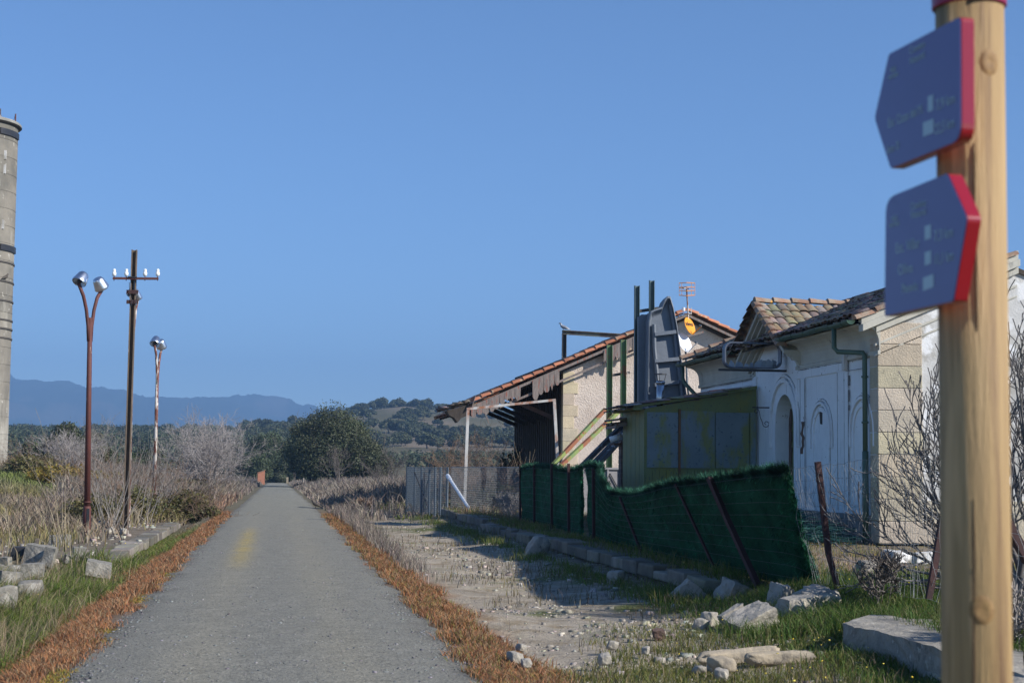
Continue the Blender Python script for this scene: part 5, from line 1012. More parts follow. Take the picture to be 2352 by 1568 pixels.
# orange strips
p = scatter(85000, -2.65, -1.45, 10, 62, lambda x, y: sm(-1.50, -1.85, x+.45*(vnoise(x, y, .7, 102)-.5))*sm(-2.75, -2.35, x+.3*(vnoise(x, y, .9, 103)-.5))); blades('orange_grass', p, .045+.10*vnoise(p[:, 0], p[:, 1], .5, 104), .004+p[:, 1]*.00025, m_dry, 1.3, .35, 'rust orange dry grass along the left edge of the path', 'grass', tint=tints(len(p), OR))
p = scatter(70000, 1.45, 2.55, 10, 60, lambda x, y: sm(1.52, 1.80, x+.45*(vnoise(x, y, .6, 105)-.5))*sm(2.45-.2*sm(12, 24, y), 2.1-.15*sm(12, 24, y), x+.35*(vnoise(x, y, .9, 106)-.5))); blades('orange_grass', p, .04+.09*vnoise(p[:, 0], p[:, 1], .5, 107), .004+p[:, 1]*.00025, m_dry, 1.3, .35, 'rust orange dry grass along the right edge of the path', 'grass', tint=tints(len(p), OR+[[.20, .19, .05]]))
p = scatter(26000, -1.75, -1.05, 11, 45, lambda x, y: sm(-1.15, -1.6, x)*(vnoise(x, y, .55, 108)*.6+vnoise(x, y, 2.0, 109)*.4 > .56)); blades('yellow_moss', p, .028, .010, m_gr, 1.2, .3, 'yellow moss tufts creeping onto the left path edge', 'moss', tint=tints(len(p), YEL))
# green grass left
p = scatter(125000, -6.5, -2.1, 11, 36, lambda x, y: sm(-2.15, -2.6, x+.4*(vnoise(x, y, .8, 110)-.5))*(.25+.75*sm(.35, .6, vnoise(x, y, 1.1, 111)))*sm(-7, -4.2, x+.05*y-.6)*np.where((x < -3.7) & (y > 23), .25, 1)*np.where((x < -2.9) & (y > 31.2), 0, 1)); t_ = tints(len(p), GREEN, [.4, .25, .2, .15])
w_ = sm(-3.2, -5.5, p[:, 0]+.8*(vnoise(p[:, 0], p[:, 1], 1, 112)-.5))[:, None]; t_ = t_*(1-w_)+tints(len(p), DRY)*w_*.75; tf = vnoise(p[:, 0], p[:, 1], .45, 150); t_ = t_*(.75+.5*vnoise(p[:, 0], p[:, 1], .6, 151))[:, None]; blades('green_grass', p, .10+.26*vnoise(p[:, 0], p[:, 1], .9, 113)*(.4+tf), .004+p[:, 1]*.0003, m_gr, 1.1, .4, 'green grass in the ditch left of the path', 'grass', tint=t_, wind=(.25, 0))
p = scatter(26000, -6.5, -2.1, 11, 36, lambda x, y: sm(-2.15, -2.6, x)*(vnoise(x, y, .7, 152) > .4)*np.where(y > 23, .3, 1)*np.where((x < -2.9) & (y > 31.2), 0, 1)); blades('dry_grass', p, .22+.25*rng.random(len(p)), .004+p[:, 1]*.0002, m_dry, .8, .3, 'thin tan dry blades standing among the green ditch grass', 'grass', tint=tints(len(p), [[.34, .28, .17], [.27, .21, .13], [.20, .17, .10]]), wind=(.2, 0))
p = scatter(40000, -3.0, -2.15, 34, 62, lambda x, y: .9); t_ = tints(len(p), GREEN); w_ = sm(42, 54, p[:, 1])[:, None]; t_ = t_*(1-w_)+tints(len(p), GREYD)*w_; blades('green_grass', p, np.interp(p[:, 0], [-3, -2.5, -2.1], [.06, .10, .20])*(.6+.6*rng.random(len(p))), .014, m_gr, .9, .3, 'green grass at the foot of the left platform kerb', 'grass', tint=t_)
# dry weeds of the left field
p = scatter(90000, -26, -2.9, 23, 120, lambda x, y: (x > -.19*y-1.5)*(.35+.65*vnoise(x, y, 1.5, 114))*np.where((y < 54) & (y > 30) & (x > -4.1), np.where(x > -3.45, 0, .12), 1)*np.where((y < 37) & (x < -3.6) & (x > -8), .25, 1)*np.where(y < 30, sm(-3.5, -6, x+.8*(vnoise(x, y, .7, 114)-.5)), 1), ypow=.8)
hh = np.interp(p[:, 1], [23, 35, 55, 120], [.22, .35, .55, .75])*(.45+1.1*vnoise(p[:, 0], p[:, 1], 2.2, 115)); gb = (np.exp(-((p[:, 1]-92)/13)**2)*sm(-7, -10, p[:, 0])*(vnoise(p[:, 0], p[:, 1], 5, 116) > .3))[:, None]; t_ = tints(len(p), GREYD, [.4, .3, .15, .15])*(1-gb)+np.array([.13, .17, .055])*gb
gm_ = (vnoise(p[:, 0], p[:, 1], 3, 117) > .6)[:, None]; t_ = np.where(gm_ & (gb < .3), t_*np.array([.8, .85, .55]), t_); t_ = t_*np.array([1.2, 1.14, 1.0]); blades('dry_weeds', p, hh*(1-.5*gb[:, 0]), .007+p[:, 1]*.00055, m_dry, .9, .3, 'grey brown dry weeds covering the left field', 'weeds', tint=t_)
# dry scrub on both sides of the far path
def scr(x, y): return (.3+.7*vnoise(x, y, 2.5, 118))
p = scatter(60000, -16, -1.95, 60, 290, lambda x, y: scr(x, y)*sm(-1.9, -2.3, x)*(x > -.10*y-2)); t_ = tints(len(p), GREYD, [.45, .3, .15, .1]); nearp = sm(-3.0, -2.0, p[:, 0])[:, None]*sm(120, 70, p[:, 1])[:, None]*.6; t_ = t_*(1-nearp)+tints(len(p), OR)*nearp
blades('dry_scrub', p, np.interp(p[:, 0], [-16, -3.5, -2], [1.2, .9, .35])*(.5+vnoise(p[:, 0], p[:, 1], 3, 119)), .02+p[:, 1]*.00045, m_dry, .9, .3, 'grey brown dry scrub left of the distant path', 'scrub', tint=t_)
p = scatter(120000, 1.95, 30, 55, 290, lambda x, y: scr(x, y)*(x < .22*y+3)*np.where((y < 66) & (x > 3.5), .25, 1)); t_ = tints(len(p), GREYD, [.45, .25, .25, .05]); gp_ = ((vnoise(p[:, 0], p[:, 1], 4, 120) > .55) & (p[:, 0] > 4.0) & (p[:, 1] < 100))[:, None]; t_ = np.where(gp_, tints(len(p), [[.12, .16, .03], [.16, .17, .05]]), t_)
blades('dry_scrub', p, np.interp(p[:, 0], [2, 3, 6, 30], [.22, .55, .8, 1.4])*np.where(gp_[:, 0], .45, 1)*(.5+vnoise(p[:, 0], p[:, 1], 3, 121))*np.interp(p[:, 1], [55, 75], [.55, 1]), .02+p[:, 1]*.00045, m_dry, .9, .3, 'grey mauve dry scrub right of the distant path', 'scrub', tint=t_)
p = scatter(9000, 1.9, 3.0, 22, 60, lambda x, y: sm(1.95, 2.2, x)*sm(2.6, 2.15, x)*sm(22, 34, y)); blades('dry_weeds', p, .22+.25*sm(25, 45, p[:, 1]), .012, m_dry, .5, .3, 'thin grey stems between the path and the dirt strip', 'weeds', tint=tints(len(p), GREYD))
p = scatter(9000, 2.4, 5.4, 12, 58, lambda x, y: (vnoise(x, y, 1.1, 122) > .62)*.6); blades('dry_weeds', p, .07+.10*rng.random(len(p)), .006+p[:, 1]*.0002, m_dry, .5, .3, 'sparse dead stalks on the pale dirt strip', 'weeds', tint=tints(len(p), [[.13, .11, .08], [.22, .18, .13], [.16, .14, .06]]))
# right foreground grass, moss
p = scatter(60000, 2.2, 6.6, 9.5, 20, lambda x, y: sm(2.6, 3.6, x+(15-y)*.3+.9*(vnoise(x, y, .8, 123)-.5))*(.3+.7*sm(.38, .6, vnoise(x, y, .7, 124)))*sm(19, 14.5, y)); blades('moss_grass', p, .035+.07*vnoise(p[:, 0], p[:, 1], .8, 125), .007, m_gr, .9, .35, 'yellow green short grass and moss over the foreground gravel', 'grass', tint=tints(len(p), MOSS))
p = scatter(70000, 3.4, 8.5, 10, 21, lambda x, y: sm(4.3, 5.2, x+.7*(vnoise(x, y, .9, 126)-.5)-(y-14)*.02)*(.35+.65*sm(.3, .6, vnoise(x, y, .8, 127)))); p = p[~((p[:, 0] > 5.05) & (p[:, 0] < 5.65) & (p[:, 1] < 14.4))]
blades('green_grass', p, .08+.17*vnoise(p[:, 0], p[:, 1], .7, 128), .008, m_gr, .9, .35, 'thick green grass around the broken slab and rubble', 'grass', tint=tints(len(p), [[.06, .12, .02], [.09, .15, .025], [.13, .16, .04], [.22, .20, .09]], [.3, .35, .2, .15]))
p = scatter(60000, 3.9, 6.4, 19, 56, lambda x, y: np.where(x > 5.5, .5, 1)*sm(4.2, 5.2, x+.7*(vnoise(x, y, 1.6, 129)-.5))*(vnoise(x, y, 1.2, 130)*.7+.2)*np.where((x > 4.95) & (x < 5.62), .05, 1)); blades('green_grass', p, .06+.16*vnoise(p[:, 0], p[:, 1], 1, 131), .010, m_gr, .8, .35, 'shaded green grass along the platform kerb', 'grass', tint=tints(len(p), GREEN))
p = scatter(50000, 6.3, 12, 14, 34, lambda x, y: (.25+.75*(vnoise(x, y, 1.3, 132) > .45))*(x < XF-.1)); blades('short_grass', p, .035+.05*rng.random(len(p)), .009, m_gr, .8, .35, 'short mossy grass on the platform before the station wall', 'grass', tint=tints(len(p), [[.20, .19, .05], [.28, .22, .08], [.13, .14, .04], [.33, .20, .14]]))
p = scatter(15000, 5.6, 10, 40, 60, lambda x, y: vnoise(x, y, 1.1, 133)); blades('dry_weeds', p, .10+.25*rng.random(len(p))*sm(44, 50, p[:, 1]), .015, m_dry, .8, .3, 'reddish dry weeds behind the chain link fence', 'weeds', tint=tints(len(p), [[.30, .19, .13], [.24, .19, .12], [.20, .20, .07]]))
# little yellow and white flowers
p = np.concatenate([scatter(110, 6.3, 10.5, 18, 32), scatter(60, -5.5, -2.4, 15, 48), scatter(60, 3.5, 6, 11, 18)]); p[:, 2] += rng.uniform(.05, .16, len(p)); m_fl = mat('yellow_flower_mat', (.80, .55, .03, 1), (.75, .62, .10, 1), 3, .7, 0, 1, vcol=0)
pebbles('yellow_flowers', p, .008+.012*rng.random(len(p)), m_fl, 'small yellow flowers dotted in the grass', cat='flowers')
# ------------------------------------------------------------------ bushes, stems
def stalks(name, spots, h_, m_, label, cat='dry plant', group=None, n=7, spread=.35, r=.012, kids=2, depth=1, root_z=None):
    c = np.mean(spots, 0); r_ = empty(name, (c[0], c[1], float(ground(c[0], c[1]))), label, cat, group); seg = []
    for (x, y) in spots:
        for i in range(n): branch((x+rng.normal()*.08, y+rng.normal()*.08, float(ground(x, y))-.05), (rng.normal()*spread, rng.normal()*spread, 1), h_*rng.uniform(.5, 1.1), r, depth, seg, kids, .55, 0, .06, .35, .02, .003, 5, .4)
    twigs('stems', seg, m_, r_, 3); return r_
m_straw = mat('straw_cane_mat', (.38, .31, .21, 1), (.28, .23, .155, 1), 2, .8, 0, 1)
def gxy(px, Y): q = at(px, 1100, 'Y', Y); return (q[0], q[1])
stalks('dry_cane', [gxy(28, 33)], 1.8, m_straw, 'pale dry canes standing at the far left of the rubble', n=2, r=.012, spread=.12)
stalks('dry_cane', [gxy(148, 36)], 2.6, m_straw, 'tall pale dry canes leaning left of the first lamp', n=5, r=.011, spread=.25)
stalks('dry_cane', [gxy(170, 30.5)], 1.9, m_straw, 'pale bent cane crossing in front of the first lamp foot', n=3, r=.012, spread=.3)
stalks('dry_bush', [gxy(260, 44), gxy(275, 46), gxy(245, 47)], 2.3, m_grey, 'grey dry stems around the utility pole foot', n=9, r=.012, spread=.45, kids=4)
stalks('dry_bush', [gxy(330, 52), gxy(345, 55), gxy(312, 55)], 2.6, m_grey, 'grey dry stems tangled around the flaking lamp foot', n=9, r=.014, spread=.5, kids=4)
stalks('dry_bush', [gxy(1215, 49)], 2.2, m_straw, 'tall thin reeds behind the short green fence', n=9, r=.012, spread=.25)
def bramble(px, Y, w, h, label, n=3500, dark=1.0, leaf=.05, m_=None, tint=(1, 1, 1)):
    x, y = gxy(px, Y); z0 = float(ground(x, y)); r_ = empty('bramble_bush', (x, y, z0), label, 'bush'); bl = [(x+rng.uniform(-w, w)*.35, y+rng.uniform(-w, w)*.35, z0+h*rng.uniform(.1, .55), w*.28, w*.28, h*.32) for _ in range(9)]
    V, F_, c = leaf_cloud(bl, n, leaf, tint=tint, shell=.1); mesh_np('foliage', V, F_, m_ or m_leaf, r_, col=c); seg = []
    for i in range(12): branch((x+rng.normal()*w*.15, y+rng.normal()*w*.15, z0), (rng.normal()*.7, rng.normal()*.7, .9), h*1.1, .012, 2, seg, 4, .8, .08, .15, .6, .05, .004, 4)
    twigs('stems', seg, m_brown, r_, 3)
bramble(235, 49, 2.0, 1.3, 'green brown bramble clump between the first lamp and the utility pole'); bramble(315, 53, 1.8, 1.5, 'bramble clump with ruddy leaves right of the utility pole'); bramble(430, 58, 2.0, 1.35, 'dark bramble mound spilling beside the path past the kerb', n=4500, tint=(.8, .75, .7)); bramble(468, 56, 1.0, .8, 'small bramble tangle at the orange grass edge', n=1800, tint=(.8, .8, .8)); bramble(375, 57, 1.5, 1.1, 'yellowish bramble bush behind the flaking lamp')
bramble(130, 92, 4.0, 1.5, 'gorse bush with ochre yellow bloom in the left field', n=5000, leaf=.09, tint=(1.9, 1.5, .7)); bramble(205, 94, 3.5, 1.3, 'second low gorse bush, duller and right of the yellow one', n=4000, leaf=.09, tint=(1.4, 1.25, .6)); bramble(400, 96, 4, 1.5, 'low dark green bush beneath the big bare shrub', n=4000, leaf=.09, tint=(.8, .8, .6)); bramble(60, 98, 3, 1.6, 'dull green bush right of the tower foot', n=4000, leaf=.09)
def bare(name, px, Y, w, h, label, m_, nst=16, r=.05, depth=4, kids=3, spread=.7, group=None, up=.05, cat='bare tree', trunk=0.0, wig=.12, z=None):
    x, y = gxy(px, Y); z0 = float(ground(x, y)) if z is None else z; r_ = empty(name, (x, y, z0), label, cat, group); seg = []
    sw = w/2/h
    for i in range(nst):
        a = rng.uniform(0, 2*np.pi); q = math.sqrt(rng.uniform(0, 1))*sw*1.15; branch((x+rng.normal()*w*.03, y+rng.normal()*w*.03, z0+trunk*rng.uniform(.8, 1)), (math.cos(a)*q, math.sin(a)*q, 1-.35*q), h*.52, r, depth, seg, kids, spread, 0, wig, .62, up, .006, 4)
    if trunk: seg.append([x, y, z0-.1, x, y, z0+trunk, r*2.2, r*1.6])
    seg = [s for s in seg if s[5] > z0-.2]; twigs('branches', seg, m_, r_, 3); return r_
m_pgrey = mat('pale_grey_twig_mat', (.42, .38, .36, 1), (.28, .25, .24, 1), 1.0, .9, 0, 1)
bare('bare_shrub', 468, 108, 8.2, 5.4, 'large rounded leafless grey shrub left of the path', m_pgrey, 58, .06, 4, 3, .75, cat='bare shrub')
bare('bare_shrub', 145, 100, 5.2, 3.3, 'pale leafless shrub in front of the left evergreen', m_pgrey, 32, .045, 4, 3, .7, cat='bare shrub')
bare('bare_tree', 215, 118, 5.5, 4.6, 'thin brown bare tree beside the first lamp pole', m_grey, 10, .06, 4, 3, .7)
bare('bare_tree', 335, 125, 5, 2.8, 'low dark bare thicket between the pole and the flaking lamp', m_dark, 14, .04, 4, 3, .8)
bare('bare_tree', 775, 150, 4.6, 3.6, 'vase shaped bare tree in front of the big oak', m_dark, 9, .06, 4, 3, .45, trunk=.5)
bare('bare_tree', 696, 205, 3.6, 3.8, 'small pale forked tree right of the path end', m_grey, 4, .08, 3, 3, .5, trunk=1.4)
bare('bare_tree', 905, 160, 5, 4.2, 'slim grey bare tree right of the big oak', m_dark, 8, .06, 4, 3, .55)
bare('bare_tree', 860, 150, 5, 2.6, 'low grey thicket between the oak and the grey panels', m_dark, 10, .05, 4, 3, .7)
bare('bare_tree', 1055, 92, 5, 3.8, 'orange brown bare shrub behind the white pipe portal', m_brown, 11, .04, 4, 3, .8)
bare('bare_tree', 1135, 90, 6, 4.2, 'dark arching bare shrub behind the chain link fence', m_dark, 11, .04, 4, 3, .8)
bare('bare_tree', 990, 110, 6, 2.4, 'low brown bare thicket above the grey panels', m_brown, 10, .04, 4, 3, .8)
bare('bare_shrub', 1170, 50, 1.4, .9, 'small grey dry bush inside the chain link fence', m_grey, 14, .012, 3, 4, .5, cat='dry bush'); bare('bare_shrub', 830, 66, 1.6, .7, 'low dead twiggy bush right of the path near the bird', m_brown, 14, .012, 3, 4, .7, cat='dry bush')
bare('bare_shrub', 2020, 16.8, 1.0, .75, 'dead thorny twigs beside the bluish stone', m_dark, 6, .008, 3, 4, .6, cat='dry bush'); bare('bare_shrub', 2335, 12.8, 1.6, .7, 'tangle of dry stems right of the signpost foot', m_grey, 26, .007, 3, 4, .8, cat='dry bush')
bramble(1188, 79, 1.8, 3.2, 'dark evergreen bush beside the far corner of the goods shed', n=5000, leaf=.08, m_=m_oak, tint=(.7, .8, .7)); bramble(1160, 82, 3, 1.6, 'low dark bush at the far foot of the goods shed', n=4000, leaf=.08, m_=m_oak, tint=(.6, .7, .6))
for i_, (px_b, Y_b, w_b, h_b) in enumerate(((1110, 61, 2.4, 1.5), (1160, 63, 2.6, 1.6), (1075, 66, 2.4, 1.4))): bramble(px_b, Y_b, w_b, h_b, ['dark green bush behind the middle of the chain link fence', 'tallest dark bush behind the chain link fence, next to the green fence', 'dark bush behind the foot of the white pipe portal'][i_], n=2600, leaf=.07, m_=m_oak, tint=(.6, .6, .5))
# fig tree beside the signpost
fx, fy = 8.05, 17.0; ft = empty('fig_tree', (fx, fy, GZ), 'large leafless grey fig tree with upturned twigs in front of the station gable', 'bare tree'); seg = []
m_fig = mat('fig_bark_mat', (.19, .175, .165, 1), (.11, .10, .098, 1), 3, .85, .2, 20)
dirs = [(-1, .1, .18), (-1, -.3, .55), (-.9, .3, .9), (-.4, -.3, 1.5), (.5, .4, 1.5), (-.15, .4, 1.9), (-1, 0, .12), (-1, .1, .42), (-1, -.1, .75), (-.8, .2, 1.05), (-.55, 0, 1.4), (-.3, .2, 1.8), (.1, 0, 2.0), (.45, .1, 1.8), (.7, -.1, 1.3), (.9, .1, .9), (1, 0, .5), (.6, -.2, .3), (-.9, -.2, .25), (-.7, .1, .85), (.3, .1, 1.1)]
for d in dirs:
    L_ = 1.62 if d[0] < -.5 else 1.95; branch((fx+rng.uniform(-.2, .2), fy+rng.uniform(-.3, .3), GZ+rng.uniform(.0, .25)), np.array(d)*[1, 1, 1], L_*rng.uniform(.9, 1.05), .042, 3, seg, 4, .6, 0, .12, .55, .085, .0055, 6, .2)
twigs('branches', seg, m_fig, ft, 5)
# ------------------------------------------------------------------ trees behind
def okp(px, Y, w, h, lb, **k): x, y = gxy(px, Y); return oak('holm_oak', x, y, w, h, lb, 'tree', **k)
okp(765, 190, 14, 8.9, 'biggest dark holm oak to the right of the path end', n=60000, leaf=.11, nb=44, trunk_h=.10)
okp(716, 196, 8.5, 9.0, 'tall left shoulder oak joined to the biggest oak', n=26000, leaf=.12, nb=22, trunk_h=.1); okp(838, 186, 8, 7.2, 'rounded lower oak at the right of the biggest oak', n=24000, leaf=.11, nb=20, trunk_h=.05)
okp(615, 300, 11, 10, 'dense holm oak left of the path end', n=30000, leaf=.16, nb=26, trunk_h=.05, tint=(.9, 1, 1)); okp(592, 285, 8, 7.0, 'lower bushy oak above the little brick hut', n=22000, leaf=.15, nb=18, trunk_h=0, tint=(.85, .95, .85)); okp(652, 305, 7.5, 6.0, 'dark oak closing the view at the path end', n=22000, leaf=.15, nb=18, trunk_h=0, tint=(.8, .9, .85)); okp(640, 295, 5, 2.2, 'low round evergreen bush at the very end of the path', n=12000, leaf=.12, nb=10, trunk_h=0); okp(675, 296, 4, 4.2, 'dark bush right behind the path end', n=12000, leaf=.12, nb=10, trunk_h=0, tint=(.6, .7, .7))
okp(145, 150, 6.2, 4.6, 'dark holm oak behind the pale shrub on the left', n=22000, leaf=.12, nb=16, trunk_h=0); okp(200, 156, 6.6, 4.4, 'holm oak behind the first lamp pole', n=22000, leaf=.13, nb=16, trunk_h=0, tint=(1.1, 1.05, .9)); okp(80, 160, 5, 2.6, 'low dark oak right of the tower foot', n=16000, leaf=.13, nb=12, trunk_h=0)
okp(345, 170, 8, 2.5, 'low dark evergreen between pole and flaking lamp', n=16000, leaf=.14, nb=14, trunk_h=0, tint=(.7, .8, .7))
# brick hut and posts at the far end
x, y = gxy(600, 240); hut = empty('brick_hut', (x, y, 0), 'tiny orange brick hut with sloping roof left of the path end', 'hut'); zt1 = at(607, 1080, 'Y', 240)[2]; zt0 = at(592, 1086, 'Y', 240)[2]; xa = at(592, 1090, 'Y', 240)[0]; xb = at(608, 1090, 'Y', 240)[0]
m_ob = mat('orange_brick_mat', (.48, .20, .12, 1), (.38, .165, .10, 1), 4, .95, .3, 10); MB().prism([(xa, 240, -1), (xb, 240, -1), (xb, 240, zt1), (xa, 240, zt0)], (0, 2, 0)).build('wall', m_ob, hut); MB().prism([(xa-.05, 239.9, zt0), (xb+.05, 239.9, zt1), (xb+.05, 239.9, zt1+.08), (xa-.05, 239.9, zt0+.08)], (0, 2.2, 0)).build('roof', m_tile, hut)
a = at(660, 1100, 'Y', 282); tag(MB().bar((a[0], 282, -1.2), (a[0], 282, a[2]+.35), .35, .35).build('wooden_bollard', m_straw), 'small tan wooden post standing at the end of the path', 'bollard')
# hill oaks: one crown and trunk shape, many individuals
prot = []
for v in range(4):
    bl = []
    for i in range(9): a = rng.uniform(0, 6.3); rr = math.sqrt(rng.random()); bl.append((math.cos(a)*rr*2.7, math.sin(a)*rr*2.7, 2.5+rng.uniform(0, 2.3)*(1-.5*rr), 1.7, 1.7, 1.35))
    V, F_, c = leaf_cloud(bl, 2600, .42, shell=.3); r_ = empty('hill_oak', (0, 0, 0), 'round dark holm oak scattered over the distant hillside', 'tree', 'holm oaks on the hillside')
    cr = mesh_np('crown', V, F_, m_oak, r_, col=c); seg = []; branch((0, 0, -.5), (rng.normal()*.1, 0, 1), 3.6, .35, 1, seg, 3, .8); tr = twigs('trunk', seg, m_bark, r_, 4); prot.append((r_, cr, tr))
def put_oak(x, y, s, k, first=[0, 0, 0, 0]):
    i = k % 4
    if not first[i]: first[i] = 1; r_ = prot[i][0]
    else:
        r_ = prot[i][0].copy(); S.collection.objects.link(r_)
        for ch in prot[i][1:]: q = ch.copy(); S.collection.objects.link(q); q.parent = r_
    r_.location = (x, y, float(ground(x, y))-.2); r_.rotation_euler = (0, 0, rng.uniform(0, 6)); r_.scale = (s, s, s*rng.uniform(.85, 1.1))
cnt = 0
for t_ in range(6000):
    if cnt >= 296: break
    px = rng.uniform(560, 1200); Y = 640+700*rng.random()**.8; x = (px-636)/3800*Y*1.0; top = Y > 1180
    dn = 1.6 if top else (.22+.78*(vnoise(x, Y, 75, 141) > .52) if Y > 850 else .9)
    if px < 690: dn = 1
    if rng.random() < dn*.5: put_oak(x, Y, rng.uniform(.75, 1.3)*(1.25 if top else 1), cnt); cnt += 1
# far woodland on the plain: reads as one mass
bl = []
for i in range(110):
    px = rng.uniform(860, 1230); Y = rng.uniform(400, 520); x = (px-636)/3800*Y; z = float(ground(x, Y)); s = rng.uniform(1.3, 2.6); bl.append((x, Y, z+1.1, s, s, 1.3))
for i in range(620):
    px = rng.uniform(-260, 760); Y = rng.uniform(330, 900) if rng.random() < .75 else rng.uniform(620, 1000); x = (px-636)/3800*Y; z = float(ground(x, Y)); s = rng.uniform(2.4, 4.2); bl.append((x, Y, z+3.0, s, s, 2.6))
V, F_, c = leaf_cloud(bl, 225000, .48, shell=.35, tint=(.85, .92, .92)); o = mesh_np('woodland', V, F_, m_oak, col=c); tag(o, 'far off holm oak wood on the plain below the mountains', 'wood', kind='stuff')
# ------------------------------------------------------------------ signpost in the foreground
m_post_w = mat('treated_pine_mat', (.40, .265, .115, 1), (.29, .185, .078, 1), 2.4, .65, .4, 20, stretch=(9, 9, .5), c3=(.17, .095, .045, 1), s3=1.5, lo3=.53, hi3=.64, stretch3=(13, 13, .45), c4=(.55, .36, .17, 1), s4=3.0, lo4=.56, hi4=.66)
m_knot = mat('knot_wood_mat', (.33, .195, .07, 1), (.20, .11, .04, 1), 60, .7, .2, 30); m_crack = mat('dark_crack_mat', (.05, .03, .015, 1), (.07, .04, .02, 1), 3, .9, 0, 1)
m_red = mat('red_gloss_mat', (.30, .008, .018, 1), (.27, .008, .018, 1), 2, .22, 0, 1, spec=.5, coat=.5); m_maroon = mat('maroon_cap_mat', (.28, .015, .06, 1), (.25, .013, .05, 1), 2, .35, 0, 1)
m_face = mat('navy_face_mat', (.10, .078, .23, 1), (.095, .073, .21, 1), 2, .16, 0, 1, spec=.45, coat=.25); m_let = mat('pale_lettering_mat', (.40, .50, .52, 1), (.36, .46, .48, 1), 2, .16, 0, 1, spec=.45, coat=.25)
pp = RM @ np.array([(2237-1176)/F_PX, -.05, 1]); pp = pp/1*3.52; px_, py__ = pp[0], pp[1]
sp = empty('trail_signpost', (px_, py__, -.1), 'round varnished pine signpost close to the camera with dark red top', 'signpost')
MB().tube([(px_, py__, -.3), (px_, py__, 1.4), (px_+.001, py__, 2.75)], .0725, 48).build('post', m_post_w, sp, smooth=True)
zc = at(2238, 22, 'Y', py__)[2]; MB().lathe([(.076, zc), (.079, zc+.003), (.079, zc+.40), (0, zc+.42)], 48, Matrix.Translation((px_, py__, 0))).build('cap_sleeve', m_maroon, sp, smooth=False)
Dv = RM @ np.array([-.240, 0, .97]); Dv[2] = 0; Dv /= np.linalg.norm(Dv); Nv = np.array([Dv[1], -Dv[0], 0])     # Nv points right, away from the shown face
Q0 = (RM @ np.array([(2205-1176)/F_PX, -(200-784)/F_PX, 1]))*3.36+np.array([0, 0, CAM_H])
def onb(px, py, off=0): d = ray(px, py); o = np.array([0, 0, CAM_H]); return o+d*(np.dot(Q0+Nv*off-o, Nv)/np.dot(d, Nv))
def board(poly, rnd, name, texts, squares, ud=.0):
    pts = [onb(x, y) for x, y in poly]
    # to board coordinates: u along Dv, v up
    uv = [np.array([np.dot(p-Q0, Dv), p[2]-Q0[2]]) for p in pts]; out = []
    n = len(uv)
    for i in range(n):
        a, b, c = uv[i-1], uv[i], uv[(i+1) % n]; r_ = rnd[i]; d1 = (a-b)/np.linalg.norm(a-b); d2 = (c-b)/np.linalg.norm(c-b)
        for t_ in np.linspace(0, 1, 7): q = (1-t_)**2*(b+d1*r_)+2*t_*(1-t_)*b+t_*t_*(b+d2*r_); out.append(q)
    P3 = lambda q, off: Q0+Dv*q[0]+np.array([0, 0, q[1]])+Nv*off
    k = MB().prism([P3(q, .002) for q in out], Nv*.030); bo = k.build(name, m_red, sp, bevel=.002)
    cen = np.mean(out, 0); MB().prism([P3(cen+(q-cen)*.992, 0) for q in out], Nv*.0019).build('face', m_face, bo)
    M0 = Matrix((Vector(-Dv), Vector((0, 0, 1)), Vector(-Nv))).transposed().to_4x4()
    objs = []
    for txt, x, y, size, sx in texts: M = Matrix.Translation(Vector(onb(x, y)-Nv*.0008)) @ M0; objs.append(text_mesh('lettering', txt, size, m_let, bo, M, .0004, sx))
    for x0, y0, x1, y1 in squares:
        q = [onb(x0, y0, -.001), onb(x1, y0-(x1-x0)*.38, -.001), onb(x1, y1-(x1-x0)*.38, -.001), onb(x0, y1, -.001)]; MB().prism(q, Nv*.0008).build('pictogram', m_let, bo)
    return bo
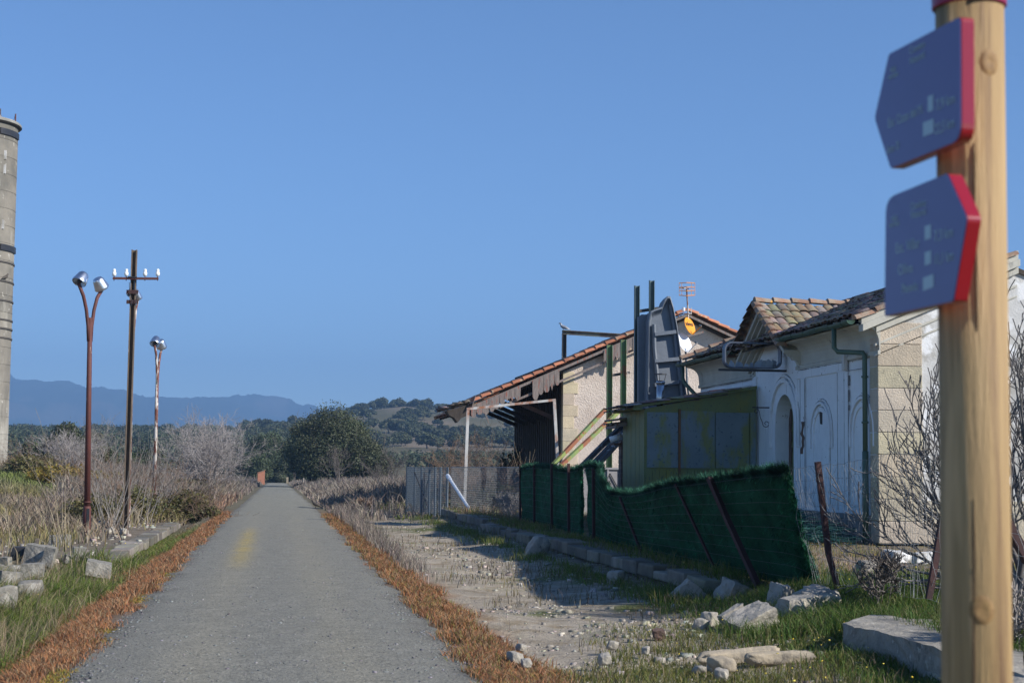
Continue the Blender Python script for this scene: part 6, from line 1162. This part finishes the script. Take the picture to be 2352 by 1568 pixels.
board([(2206, 37), (2186, 328), (2047, 390), (2008, 272), (2041, 124)][0:1]+[(2207, 322), (2045, 388), (2008, 272), (2041, 124)], [.012, .035, .006, .012, .008], 'arrow_board',
      [('Camino', 2107, 110, .022, 1), ('Natural', 2107, 134, .022, 1), ('vias', 2052, 158, .022, .9), ('verdes', 2052, 174, .020, .9), ('Est. Casas del M.', 2080, 268, .030, .8), ('7,9 km', 2172, 235, .032, .9), ('22,5 km', 2170, 290, .032, .8), ('km 0', 2052, 340, .028, 1)], [(2131, 222, 2143, 258), (2120, 282, 2144, 314)])
bz_ = board([(2176, 397), (2222, 500), (2190, 692), (2031, 727), (2034, 462), (2052, 448)], [.010, .012, .006, .006, .03, .01], 'arrow_board',
      [('Camino', 2110, 470, .022, 1), ('Natural', 2110, 490, .022, 1), ('vias', 2055, 500, .022, .9), ('verdes', 2055, 514, .020, .9), ('Est. Villar', 2085, 565, .032, .9), ('7,3 km', 2168, 538, .032, .9), ('Oliva', 2080, 618, .032, 1), ('11,1 km', 2168, 592, .032, .8), ('Plasencia', 2090, 660, .028, .7)], [(2124, 520, 2138, 552), (2124, 580, 2138, 610), (2120, 638, 2144, 668)])
for kx, kz, kr in ((2262, 150, .015), (2244, 1398, .016)):
    d = ray(kx, kz); q = d*(3.452/d[1]*py__/3.5)+np.array([0, 0, CAM_H]); a_ = math.asin(max(-.95, min(.95, (q[0]-px_)/.075))); nx, ny = math.sin(a_), -math.cos(a_)
    M = Matrix.Translation((px_+nx*.0722, py__+ny*.0722, q[2])) @ Vector((nx, ny, 0)).to_track_quat('Z', 'Y').to_matrix().to_4x4()
    MB().lathe([(kr*1.6, -.004), (kr*1.2, .0012), (kr*.7, .0018), (kr*.35, .0008), (0, .0006)], 20, M, sy=1.5).build('knot', m_knot, sp, smooth=True)
for kx, z0_, z1_ in ((-.034, .2, 1.55), (-.020, 1.9, 2.3), (.02, .4, .9)):
    pts = [(px_+kx+.003*math.sin(z*5), py__-math.sqrt(.0727**2-(kx+.003*math.sin(z*5))**2), z) for z in np.linspace(z0_, z1_, 14)]
    MB().tube(pts, [.0006]+[.0022]*12+[.0006], 5).build('drying_crack', m_crack, sp)
# the deselected defaults
for o in S.objects:
    if o.type == 'MESH' and o.parent is None and 'label' not in o and 'kind' not in o: print('UNTAGGED', o.name)
